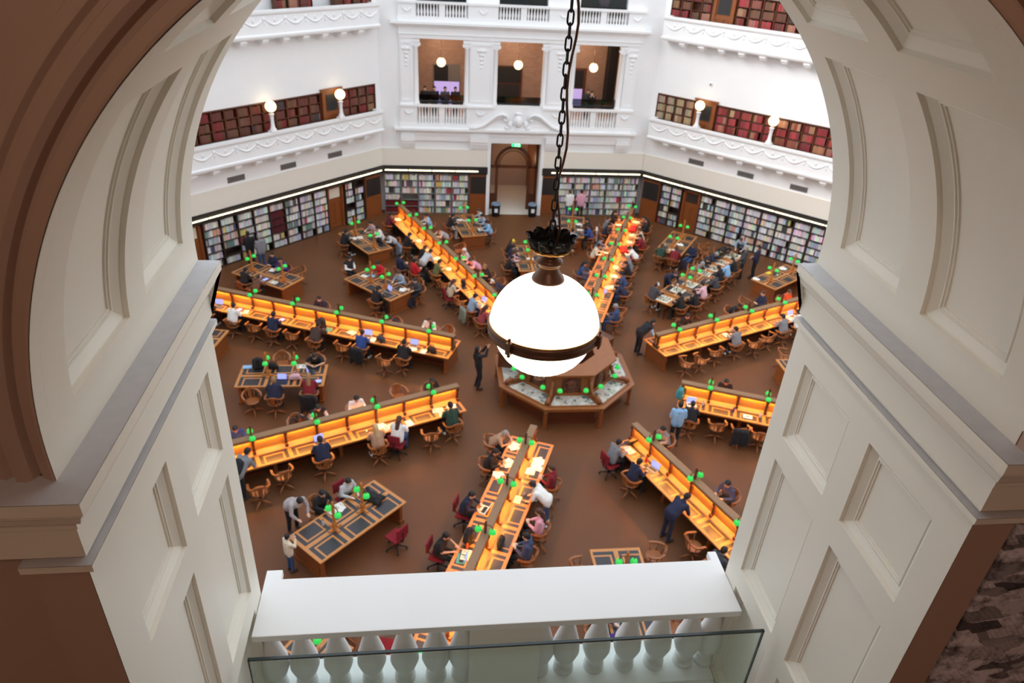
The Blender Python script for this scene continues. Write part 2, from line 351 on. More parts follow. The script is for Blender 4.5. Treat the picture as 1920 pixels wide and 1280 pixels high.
PEOPLE = """
-12.8|10.19|20|S|black|black|black|-|person in a long black coat standing by the bookshelves of the side wall
-12.25|9.9|40|S|grey|denim|grey|-|person in grey coat and blue jeans beside the person in black by the bookshelves
-11.52|8.87|146|b|navy|black|black|w|person in navy sweater over white collar at the table below the side bookshelves
-11.0|8.52|146|s|purple|black|black|w|person in purple jacket beside the person in navy sweater
-12.49|7.19|-34|s|black|black|black|w|person in black bent over the table below the side bookshelves, facing the person in navy
-11.97|6.56|-34|l|brown|black|pinkhair|w|person with a pink cap and brown top opposite the purple jacket
-8.78|11.37|-56|s|black|black|black|w|person in black at the short end of the table nearest the panelled corner
-7.34|12.69|124|s|greypink|black|black|w|person in pinkish grey behind the lamp at the table near the panelled corner
-7.0|12.18|124|s|white|black|black|w|person in white shirt reading at the table near the panelled corner
-6.36|11.66|124|l|ltgrey|black|black|w|person in pale grey hoodie curled over the table near the panelled corner
-8.22|8.47|-135|b|white|black|black|w|person in white sleeves and black vest at the end of the inner table
-6.76|8.12|135|s|red|black|black|w|person in red top half hidden by a green lamp at the inner table
-6.94|5.53|-45|s|black|black|black|w|person in black sitting with back turned at the inner table with a blue cap near
-5.15|6.55|135|s|dkgrey|black|black|w|person in dark grey hoodie writing on white paper at the inner table end
-5.85|7.21|135|s|bluegrey|black|brown|w|person in blue grey beside the dark grey hoodie at the inner table
-6.8|13.85|-68|s|maroon|black|black|w|person in maroon at the outermost seat of the diagonal desk beside the doorway shelves
-5.81|11.18|-68|s|black|black|black|w|person all in black writing at the diagonal desk
-5.08|9.7|-68|s|black|black|brown|w|person in black leaning in under the glowing panel, coat chair beside
-4.96|8.82|-50|L|ltgrey|black|black|-|person in pale grey hoodie standing bent over the diagonal desk
-6.0|8.65|-60|b|navy|black|black|w|person in navy sitting back from the diagonal desk with a red scarf
-5.36|8.17|-60|b|red|black|black|w|person in red sitting back beside the navy jacket
-4.44|8.15|-68|s|olive|black|black|w|person in olive green shirt writing at the diagonal desk
-3.86|6.25|-68|s|beige|black|brown|r|person in beige top on a red chair using a laptop
-3.05|4.8|-68|s|bluegrey|denim|black|w|person in pale blue grey hoodie with a green coat on the chair
-2.69|3.82|-68|s|dullred|black|brown|w|person in dull red top at the globe end of the diagonal desk
-4.64|13.82|112|s|ltblue|black|black|w|person in pale blue at the wall end of the diagonal desk, far side
-3.84|12.27|112|l|pattern|black|brown|w|person in patterned top leaning behind the diagonal desk spine
-2.88|9.52|112|s|ltgrey|black|white|w|person in grey behind the diagonal desk spine
-2.46|8.8|112|l|pink|black|brown|w|person in dusty pink behind the diagonal desk spine
-2.06|7.9|112|s|black|black|tan|w|person in black T-shirt behind the diagonal desk spine
-1.61|6.64|112|l|navy|black|white|w|person with white cap and navy top behind the diagonal desk spine
-3.69|13.7|-79|s|black|white|black|w|person in black with pale trousers at the table before the doorway shelves
-1.89|14.51|101|s|ltgrey|black|brown|w|person in pale grey at the far end of the table before the doorway shelves
-1.77|13.9|101|s|bluegrey|black|black|w|person in blue grey reading at the table before the doorway shelves
-1.6|13.0|101|s|ltblue|denim|black|w|person in light blue shirt nearest the doorway at the far table
-0.96|10.59|-90|s|black|black|yellow|w|person in black wearing a yellow hat at the table behind the globe lamp
-0.96|9.97|-90|s|navy|black|black|w|person in navy next to the yellow hat
-1.16|8.76|-90|s|black|black|black|w|person in black with a white bag at the table behind the globe lamp
-0.96|9.35|-90|s|pinkpat|black|brown|w|person in pink patterned top at the table behind the globe lamp
3.06|16.55|10|S|white|denim|brown|-|person in white jumper and dark jeans standing before the bookshelves by the doorway
3.7|16.55|-10|S|pink|black|black|-|person in pink shirt standing before the bookshelves by the doorway
1.78|13.96|-101|s|pattern|black|black|w|person in striped white top at the table behind the lamp chain
1.43|13.2|-101|s|black|black|black|w|person in black behind the lamp chain
3.66|13.41|79|s|black|black|black|w|person in black coat at the table behind the lamp chain
3.51|12.47|79|s|blue|black|black|w|person in blue behind a white jacket at the table
2.39|11.79|-11|s|bluegrey|black|black|w|person in blue grey at the inner end of the table behind the chain
4.99|14.65|-112|s|black|black|black|w|person in black at the wall end of the crowded desk
4.5|13.83|-112|s|grey|black|brown|w|person in grey hoodie, second from the wall on the crowded desk
4.29|12.91|-112|s|navy|black|black|w|person in navy, third from the wall on the crowded desk
3.49|10.98|-112|s|greyblue|black|brown|w|person in grey blue shirt leaning on the crowded desk
3.14|10.15|-112|s|cream|black|black|w|person in cream cardigan at the crowded desk
2.1|8.14|-112|s|denim|denim|black|w|person in denim jacket sitting near the globe lamp
6.78|13.81|68|s|dkgrey|black|black|w|person in dark grey on the lit side of the crowded desk, wall end
6.59|13.22|68|b|black|black|black|w|person in black sitting upright at the crowded desk
6.09|12.05|68|s|beige|black|brown|w|person in beige on the lit side of the crowded desk
5.88|11.11|68|s|dkred|black|black|w|person in dark red and black on the lit side of the crowded desk
5.26|10.01|68|l|white|red|black|w|person in white top with a red coat tied at the waist
4.66|8.7|68|s|grey|black|grey|w|person in grey on the lit side of the crowded desk
4.43|8.13|68|s|black|black|black|w|person in black holding a paper on the lit side of the crowded desk
3.96|7.0|68|s|denim|denim|black|w|person in denim blue on the lit side of the crowded desk
3.78|6.15|68|l|navy|denim|black|w|person in dark navy slumped over the crowded desk near the lamp
2.82|3.93|68|b|denim|denim|grey|w|person in denim sitting with a newspaper beside the globe lamp
6.41|10.04|-34|s|dkgreen|black|brown|w|person in dark green at the table before the empty wooden chairs
7.01|9.71|-34|s|dkred|black|brown|w|person in dark red sitting back to the camera near the navy blazer
8.08|10.16|120|b|navy|denim|brown|w|person in navy blazer and jeans sitting sideways at the table
8.75|9.77|-135|l|navy|black|grey|w|person playing chess in navy on the wall side of the chess row
8.12|9.14|-135|l|black|black|black|w|person playing chess in black on the wall side of the chess row
7.69|8.71|-135|l|grey|black|grey|w|person in grey playing chess nearest the lamps on the wall side
9.67|10.69|-135|l|black|black|black|w|person playing chess in black near the bookcase end of the chess row
9.18|10.2|-135|l|dkgreen|black|black|w|person playing chess in dark green on the wall side of the chess row
10.96|10.96|135|L|bluegrey|black|brown|-|person in blue grey leaning over the bookcase end of the chess row
10.26|9.09|60|S|dkgrey|black|grey|-|person in dark grey coat standing to watch the chess row
10.88|9.1|50|S|navy|black|black|-|person in navy standing at the bookcase end of the chess row
9.65|8.52|45|s|black|black|black|w|person playing chess in black seated beside the person in light blue
9.14|8.04|45|s|ltblue|black|bald|w|person in light blue shirt playing chess
8.62|7.57|45|s|black|black|black|w|person playing chess in black jacket next to the light blue shirt
8.14|6.78|45|s|dkgrey|black|black|w|person playing chess in charcoal next to the black jacket
7.28|5.92|45|s|pinkpat|denim|black|w|person in pink and white top at the chess boards
6.67|5.19|45|s|black|black|black|w|person in black with a white cuff at the chess boards
5.94|4.92|45|s|black|black|black|w|person in black over a blue shirt at the nearest chess board
6.0|7.24|-160|L|navy|black|brown|-|person in navy bending over the chess boards
4.83|5.79|-60|s|dkgrey|black|white|w|person in dark grey jacket and pale cap at the end of the chess boards
5.45|3.38|-158|s|black|black|black|w|person behind the inner end of the upper right glowing desk
7.99|4.58|-158|l|black|black|black|w|person in black jacket curled forward behind the upper right glowing desk
9.49|4.99|100|b|navy|black|brown|w|person in navy stretched out behind the upper right glowing desk
10.68|5.48|-158|s|orange|red|brown|w|person in orange top and red behind the upper right glowing desk
7.24|1.94|23|s|grey|black|black|w|person in grey hoodie alone in the middle of the upper right glowing desk
9.6|2.91|23|s|grey|black|black|w|person in grey hoodie with a white laptop at the upper right glowing desk
10.4|3.25|23|s|white|black|black|w|person in white next to the stone jamb at the upper right glowing desk
3.46|2.39|-80|L|ltblue|black|black|-|person in black vest over light blue leaning on the upper right desk end
-13.33|4.46|-23|s|black|black|black|w|person in black next to the stone jamb at the upper left glowing desk
-12.24|3.96|-23|s|white|black|black|w|person in white top writing at the upper left glowing desk
-10.64|3.27|-23|s|navy|black|black|w|person in navy using a tablet at the upper left glowing desk
-8.99|2.45|-23|l|dkbrown|black|black|w|person in dark brown resting on a backpack at the upper left glowing desk
-7.24|1.93|-23|s|blue|black|black|w|person in dark blue before a hanging black coat at the upper left glowing desk
-5.7|1.17|-23|s|black|black|black|w|person in black with a laptop at the inner end of the upper left glowing desk
-8.95|4.95|158|s|navy|black|black|w|person peeking over the spine of the upper left glowing desk
-6.06|3.71|158|l|navy|black|black|w|person in navy crouched low behind the spine of the upper left glowing desk
-4.65|3.18|158|s|white|black|brown|w|person in white shirt behind the inner end of the upper left glowing desk spine
-9.78|-1.16|0|s|navy|black|tan|w|person in navy back to the camera at the side table
-8.69|-0.96|0|s|dkred|denim|tan|w|person in dark red at the side table, black coat behind
-8.69|1.03|-180|l|black|black|black|w|person in black with bare arms across the side table
-7.11|-1.88|-158|s|white|black|black|w|person in white behind the middle of the lower left glowing desk
-8.85|-2.51|-158|l|black|black|black|w|person in black with red trim behind the lower left glowing desk
-8.24|-2.35|-158|s|ltgrey|black|black|w|person in pale grey and dark vest behind the lower left glowing desk
-10.51|-3.29|-158|s|blue|black|black|w|person in blue top behind the jamb end of the lower left glowing desk
-4.71|-0.89|-158|s|black|black|black|w|person in black behind the inner end of the lower left glowing desk
-10.03|-5.11|-30|L|grey|black|black|-|person in grey hoodie with a black backpack standing by the lower left glowing desk
-7.83|-4.3|22|s|navy|black|black|w|person in navy with pale headphones at the lower left glowing desk
-6.27|-3.73|22|s|tan|black|blond|w|person in tan top at the lower left glowing desk
-5.73|-3.42|-20|s|white|denim|brown|r|person in white top on a red chair at the lower left glowing desk
-3.99|-2.75|22|s|dkgreen|black|black|w|person in dark bottle green at the inner end of the lower left glowing desk
-3.0|0.17|-80|P|black|black|black|-|person in black holding up a phone beside the octagonal desk
-8.39|-6.47|-135|L|pattern|black|black|-|person in black and white spotted shirt bending over the lower left table
-7.73|-6.2|-135|s|black|black|black|w|person in black hoodie reading at the lower left table
-7.09|-5.74|-135|s|ltgrey|black|black|r|person in pale grey shirt on a red chair at the lower left table
-8.26|-7.86|-50|K|cream|denim|black|-|small person in cream jacket and blue trousers at the corner of the lower left table
-2.8|-3.68|-113|l|tan|black|grey|w|person with tan arms bent over papers at the inner end of the rail-side desk
-3.02|-4.74|-113|s|black|black|black|w|person in black with a turquoise collar at the rail-side desk
-3.8|-6.48|-113|s|navy|black|black|r|person in navy and blue hoodie with a silver laptop at the rail-side desk
-4.53|-7.93|-113|s|black|black|black|r|person in black T-shirt with a teal laptop at the rail-side desk
-1.26|-5.68|67|b|dkred|black|brown|w|person in black and red plaid sitting back from the rail-side desk
-1.55|-6.57|67|L|white|denim|black|-|person in white T-shirt and jeans leaning on the rail-side desk
-1.84|-7.39|67|b|pink|black|brown|w|person in pale pink jacket looking at a phone by the rail-side desk
-2.28|-8.24|67|b|navygrey|black|black|w|person in navy and grey hoodie looking at a phone by the rail-side desk
0.74|-4.6|-67|s|grey|black|black|r|person in grey top with headphones on red chair at the lower right glowing desk
1.15|-5.49|-67|s|navy|black|black|w|person in navy typing at the lower right glowing desk
1.78|-7.29|-67|L|navy|navy|black|-|person in navy with a tied waist leaning over the lower right glowing desk
2.66|-3.87|113|s|grey|black|black|w|person in grey behind the spine of the lower right glowing desk
3.8|-6.42|113|s|navygrey|black|black|w|person in navy hood propping chin behind the lower right glowing desk
2.43|-8.96|-67|s|dkgrey|black|black|w|person in charcoal at the jamb end of the lower right glowing desk
3.18|-3.25|-10|S|ltblue|black|black|-|person in light blue T-shirt and black apron standing by the short right glowing desk
3.78|-2.84|-22|s|black|black|black|w|person in black with a laptop at the inner end of the short right glowing desk
5.53|-1.23|158|s|black|black|black|w|person behind the spine of the short right glowing desk
-6.74|-9.98|146|s|red|black|black|w|person in red seen between the left balusters below the rail
-0.98|-10.7|-90|s|purple|black|black|w|person in purple seen between the right balusters below the rail
"""
CHAIRS = """
-11.39|3.66|-23|w|0|empty wooden armchair eighth from centre, near side of the upper left glowing desk
-9.89|3.04|-23|w|0|empty wooden armchair sixth from centre, near side of the upper left glowing desk
-7.93|2.19|-23|w|0|empty wooden armchair fourth from centre, near side of the upper left glowing desk
-6.35|1.16|-23|w|0|empty wooden armchair second from centre, near side of the upper left glowing desk
-4.04|3.03|158|w|0|empty wooden armchair first from centre, far side of the upper left glowing desk
-4.69|-3.15|22|w|0|empty wooden armchair second from centre, near side of the lower left glowing desk
-8.93|-4.76|22|w|0|empty wooden armchair sixth from centre, near side of the lower left glowing desk
-9.47|-5.38|22|w|0|empty wooden armchair seventh from centre, near side of the lower left glowing desk
-5.74|-0.97|-158|w|0|empty wooden armchair second from centre, far side of the lower left glowing desk
-10.52|-1.04|-160|w|0|empty wooden armchair third from centre, near side of the left side table
-9.93|1.23|-180|w|0|empty wooden armchair second from centre, far side of the left side table
-5.63|-7.23|60|r|0|empty red office chair alone on the near side of the lower left table
4.84|0.81|-60|w|0|empty wooden armchair first from centre, near side of the upper right glowing desk
5.48|1.03|-40|w|0|empty wooden armchair second from centre, near side of the upper right glowing desk
6.27|1.54|23|w|0|empty wooden armchair third from centre, near side of the upper right glowing desk
8.08|2.12|23|w|0|empty wooden armchair fifth from centre, near side of the upper right glowing desk
8.82|2.59|23|w|0|empty wooden armchair sixth from centre, near side of the upper right glowing desk
4.68|-3.0|-22|w|0|empty wooden armchair second from centre, near side of the short right glowing desk
5.37|-3.28|-22|w|0|empty wooden armchair third from centre, near side of the short right glowing desk
5.94|-3.52|-22|w|0|empty wooden armchair fourth from centre, near side of the short right glowing desk
8.91|1.28|-120|w|0|empty wooden armchair alone on the far side of the table cut by the right jamb
2.26|-8.02|-67|w|0|empty wooden armchair third from centre, near side of the lower right glowing desk
1.08|-8.3|90|w|0|empty wooden armchair alone on the right side of the bare table at the rail
-0.96|-8.69|-90|w|0|empty wooden armchair alone on the left side of the bare table at the rail
9.23|11.67|20|w|0|empty wooden armchair third from centre, near side of the upper right table
9.03|11.08|-160|w|0|empty wooden armchair second from centre, near side of the upper right table
8.95|5.41|-158|w|0|empty wooden armchair third from centre, far side of the upper right glowing desk
-3.23|11.08|112|w|0|empty wooden armchair sixth from centre, far side of the diagonal desk
-1.66|7.26|112|w|0|empty wooden armchair second from centre, far side of the diagonal desk
-4.09|7.31|-40|w|0|empty wooden armchair fifth from centre, near side of the diagonal desk
-3.43|5.71|-68|w|0|empty wooden armchair third from centre, near side of the diagonal desk
-5.24|7.17|135|w|0|empty wooden armchair second from centre, far side of the inner upper left table
-10.39|8.41|146|w|0|empty wooden armchair first from centre, far side of the table by the left shelves
3.18|4.66|68|w|0|empty wooden armchair second from centre, near side of the crowded desk
-11.52|8.87|146|w|1|occupied wooden armchair third from centre, far side of the table by the left shelves
-11.0|8.52|146|w|1|occupied wooden armchair second from centre, far side of the table by the left shelves
-12.49|7.19|-34|w|1|occupied wooden armchair second from centre, near side of the table by the left shelves
-11.97|6.56|-34|w|1|occupied wooden armchair first from centre, near side of the table by the left shelves
-8.78|11.37|-56|w|1|occupied wooden armchair alone on the near side of the panelled corner table
-7.34|12.69|124|w|1|occupied wooden armchair third from centre, far side of the panelled corner table
-7.0|12.18|124|w|1|occupied wooden armchair second from centre, far side of the panelled corner table
-6.36|11.66|124|w|1|occupied wooden armchair first from centre, far side of the panelled corner table
-8.22|8.47|-135|w|1|occupied wooden armchair alone on the end of the inner upper left table
-6.76|8.12|135|w|1|occupied wooden armchair fourth from centre, far side of the inner upper left table
-6.94|5.53|-45|w|1|occupied wooden armchair alone on the near side of the inner upper left table
-5.15|6.55|135|w|1|occupied wooden armchair first from centre, far side of the inner upper left table
-5.85|7.21|135|w|1|occupied wooden armchair third from centre, far side of the inner upper left table
-6.8|13.85|-68|w|1|occupied wooden armchair eleventh from centre, near side of the diagonal desk
-5.81|11.18|-68|w|1|occupied wooden armchair tenth from centre, near side of the diagonal desk
-5.08|9.7|-68|w|1|occupied wooden armchair ninth from centre, near side of the diagonal desk
-6.0|8.65|-60|w|1|occupied wooden armchair eighth from centre, near side of the diagonal desk
-5.36|8.17|-60|w|1|occupied wooden armchair seventh from centre, near side of the diagonal desk
-4.44|8.15|-68|w|1|occupied wooden armchair sixth from centre, near side of the diagonal desk
-3.86|6.25|-68|r|1|occupied red office chair fourth from centre, near side of the diagonal desk
-3.05|4.8|-68|w|1|occupied wooden armchair second from centre, near side of the diagonal desk
-2.69|3.82|-68|w|1|occupied wooden armchair first from centre, near side of the diagonal desk
-4.64|13.82|112|w|1|occupied wooden armchair eighth from centre, far side of the diagonal desk
-3.84|12.27|112|w|1|occupied wooden armchair seventh from centre, far side of the diagonal desk
-2.88|9.52|112|w|1|occupied wooden armchair fifth from centre, far side of the diagonal desk
-2.46|8.8|112|w|1|occupied wooden armchair fourth from centre, far side of the diagonal desk
-2.06|7.9|112|w|1|occupied wooden armchair third from centre, far side of the diagonal desk
-1.61|6.64|112|w|1|occupied wooden armchair first from centre, far side of the diagonal desk
-3.69|13.7|-79|w|1|occupied wooden armchair alone on the left side of the doorway table
-1.89|14.51|101|w|1|occupied wooden armchair third from centre, right side of the doorway table
-1.77|13.9|101|w|1|occupied wooden armchair second from centre, right side of the doorway table
-1.6|13.0|101|w|1|occupied wooden armchair first from centre, right side of the doorway table
-0.96|10.59|-90|w|1|occupied wooden armchair fourth from centre, left side of the table behind the globe
-0.96|9.97|-90|w|1|occupied wooden armchair third from centre, left side of the table behind the globe
-1.16|8.76|-90|w|1|occupied wooden armchair first from centre, left side of the table behind the globe
-0.96|9.35|-90|w|1|occupied wooden armchair second from centre, left side of the table behind the globe
1.78|13.96|-101|w|1|occupied wooden armchair second from centre, left side of the table behind the chain
1.43|13.2|-101|w|1|occupied wooden armchair first from centre, left side of the table behind the chain
3.66|13.41|79|w|1|occupied wooden armchair second from centre, right side of the table behind the chain
3.51|12.47|79|w|1|occupied wooden armchair first from centre, right side of the table behind the chain
2.39|11.79|-11|w|1|occupied wooden armchair alone on the end of the table behind the chain
4.99|14.65|-112|w|1|occupied wooden armchair sixth from centre, far side of the crowded desk
4.5|13.83|-112|w|1|occupied wooden armchair fifth from centre, far side of the crowded desk
4.29|12.91|-112|w|1|occupied wooden armchair fourth from centre, far side of the crowded desk
3.49|10.98|-112|w|1|occupied wooden armchair third from centre, far side of the crowded desk
3.14|10.15|-112|w|1|occupied wooden armchair second from centre, far side of the crowded desk
2.1|8.14|-112|w|1|occupied wooden armchair first from centre, far side of the crowded desk
6.78|13.81|68|w|1|occupied wooden armchair eleventh from centre, near side of the crowded desk
6.59|13.22|68|w|1|occupied wooden armchair tenth from centre, near side of the crowded desk
6.09|12.05|68|w|1|occupied wooden armchair ninth from centre, near side of the crowded desk
5.88|11.11|68|w|1|occupied wooden armchair eighth from centre, near side of the crowded desk
5.26|10.01|68|w|1|occupied wooden armchair seventh from centre, near side of the crowded desk
4.66|8.7|68|w|1|occupied wooden armchair sixth from centre, near side of the crowded desk
4.43|8.13|68|w|1|occupied wooden armchair fifth from centre, near side of the crowded desk
3.96|7.0|68|w|1|occupied wooden armchair fourth from centre, near side of the crowded desk
3.78|6.15|68|w|1|occupied wooden armchair third from centre, near side of the crowded desk
2.82|3.93|68|w|1|occupied wooden armchair first from centre, near side of the crowded desk
6.41|10.04|-34|w|1|occupied wooden armchair first from centre, end of the upper right table
7.01|9.71|-34|w|1|occupied wooden armchair second from centre, end of the upper right table
8.08|10.16|120|w|1|occupied wooden armchair first from centre, near side of the upper right table
8.75|9.77|-135|w|1|occupied wooden armchair third from centre, far side of the chess row
8.12|9.14|-135|w|1|occupied wooden armchair second from centre, far side of the chess row
7.69|8.71|-135|w|1|occupied wooden armchair first from centre, far side of the chess row
9.67|10.69|-135|w|1|occupied wooden armchair fifth from centre, far side of the chess row
9.18|10.2|-135|w|1|occupied wooden armchair fourth from centre, far side of the chess row
9.65|8.52|45|w|1|occupied wooden armchair third from centre, near side of the chess row
9.14|8.04|45|w|1|occupied wooden armchair second from centre, near side of the chess row
8.62|7.57|45|w|1|occupied wooden armchair first from centre, near side of the chess row
8.14|6.78|45|w|1|occupied wooden armchair third from centre, near side of the chess table with lamps
7.28|5.92|45|w|1|occupied wooden armchair second from centre, near side of the chess table with lamps
6.67|5.19|45|w|1|occupied wooden armchair first from centre, near side of the chess table with lamps
5.94|4.92|45|w|1|occupied wooden armchair alone on the near side of the end chess table
4.83|5.79|-60|w|1|occupied wooden armchair alone on the far side of the end chess table
5.45|3.38|-158|w|1|occupied wooden armchair first from centre, far side of the upper right glowing desk
7.99|4.58|-158|w|1|occupied wooden armchair second from centre, far side of the upper right glowing desk
9.49|4.99|100|w|1|occupied wooden armchair fourth from centre, far side of the upper right glowing desk
10.68|5.48|-158|w|1|occupied wooden armchair fifth from centre, far side of the upper right glowing desk
7.24|1.94|23|w|1|occupied wooden armchair fourth from centre, near side of the upper right glowing desk
9.6|2.91|23|w|1|occupied wooden armchair seventh from centre, near side of the upper right glowing desk
10.4|3.25|23|w|1|occupied wooden armchair eighth from centre, near side of the upper right glowing desk
-13.33|4.46|-23|w|1|occupied wooden armchair tenth from centre, near side of the upper left glowing desk
-12.24|3.96|-23|w|1|occupied wooden armchair ninth from centre, near side of the upper left glowing desk
-10.64|3.27|-23|w|1|occupied wooden armchair seventh from centre, near side of the upper left glowing desk
-8.99|2.45|-23|w|1|occupied wooden armchair fifth from centre, near side of the upper left glowing desk
-7.24|1.93|-23|w|1|occupied wooden armchair third from centre, near side of the upper left glowing desk
-5.7|1.17|-23|w|1|occupied wooden armchair first from centre, near side of the upper left glowing desk
-8.95|4.95|158|w|1|occupied wooden armchair fourth from centre, far side of the upper left glowing desk
-6.06|3.71|158|w|1|occupied wooden armchair third from centre, far side of the upper left glowing desk
-4.65|3.18|158|w|1|occupied wooden armchair second from centre, far side of the upper left glowing desk
-9.78|-1.16|0|w|1|occupied wooden armchair second from centre, near side of the left side table
-8.69|-0.96|0|w|1|occupied wooden armchair first from centre, near side of the left side table
-8.69|1.03|-180|w|1|occupied wooden armchair first from centre, far side of the left side table
-7.11|-1.88|-158|w|1|occupied wooden armchair third from centre, far side of the lower left glowing desk
-8.85|-2.51|-158|w|1|occupied wooden armchair fifth from centre, far side of the lower left glowing desk
-8.24|-2.35|-158|w|1|occupied wooden armchair fourth from centre, far side of the lower left glowing desk
-10.51|-3.29|-158|w|1|occupied wooden armchair sixth from centre, far side of the lower left glowing desk
-4.71|-0.89|-158|w|1|occupied wooden armchair first from centre, far side of the lower left glowing desk
-7.83|-4.3|22|w|1|occupied wooden armchair fifth from centre, near side of the lower left glowing desk
-6.27|-3.73|22|w|1|occupied wooden armchair fourth from centre, near side of the lower left glowing desk
-5.73|-3.42|-20|r|1|occupied red office chair third from centre, near side of the lower left glowing desk
-3.99|-2.75|22|w|1|occupied wooden armchair first from centre, near side of the lower left glowing desk
-7.73|-6.2|-135|w|1|occupied wooden armchair second from centre, far side of the lower left table
-7.09|-5.74|-135|r|1|occupied red office chair first from centre, far side of the lower left table
-2.8|-3.68|-113|w|1|occupied wooden armchair first from centre, far side of the rail-side desk
-3.02|-4.74|-113|w|1|occupied wooden armchair second from centre, far side of the rail-side desk
-3.8|-6.48|-113|r|1|occupied red office chair third from centre, far side of the rail-side desk
-4.53|-7.93|-113|r|1|occupied red office chair fourth from centre, far side of the rail-side desk
-1.26|-5.68|67|w|1|occupied wooden armchair first from centre, near side of the rail-side desk
-1.84|-7.39|67|w|1|occupied wooden armchair second from centre, near side of the rail-side desk
-2.28|-8.24|67|w|1|occupied wooden armchair third from centre, near side of the rail-side desk
0.74|-4.6|-67|r|1|occupied red office chair first from centre, near side of the lower right glowing desk
1.15|-5.49|-67|w|1|occupied wooden armchair second from centre, near side of the lower right glowing desk
2.66|-3.87|113|w|1|occupied wooden armchair first from centre, far side of the lower right glowing desk
3.8|-6.42|113|w|1|occupied wooden armchair second from centre, far side of the lower right glowing desk
2.43|-8.96|-67|w|1|occupied wooden armchair fourth from centre, near side of the lower right glowing desk
3.78|-2.84|-22|w|1|occupied wooden armchair first from centre, near side of the short right glowing desk
5.53|-1.23|158|w|1|occupied wooden armchair alone on the far side of the short right glowing desk
-6.74|-9.98|146|w|1|occupied wooden armchair under the red sitter seen between the left balusters
-0.98|-10.7|-90|w|1|occupied wooden armchair under the purple sitter seen between the right balusters
-5.75|-10.55|-113|r|0|empty red office chair seen between the left balusters
-5.22|-10.69|-113|w|0|empty wooden armchair seen between the left balusters beside the rail-side desk
0.98|-10.55|90|w|0|empty wooden armchair seen between the right balusters at the bare table
"""
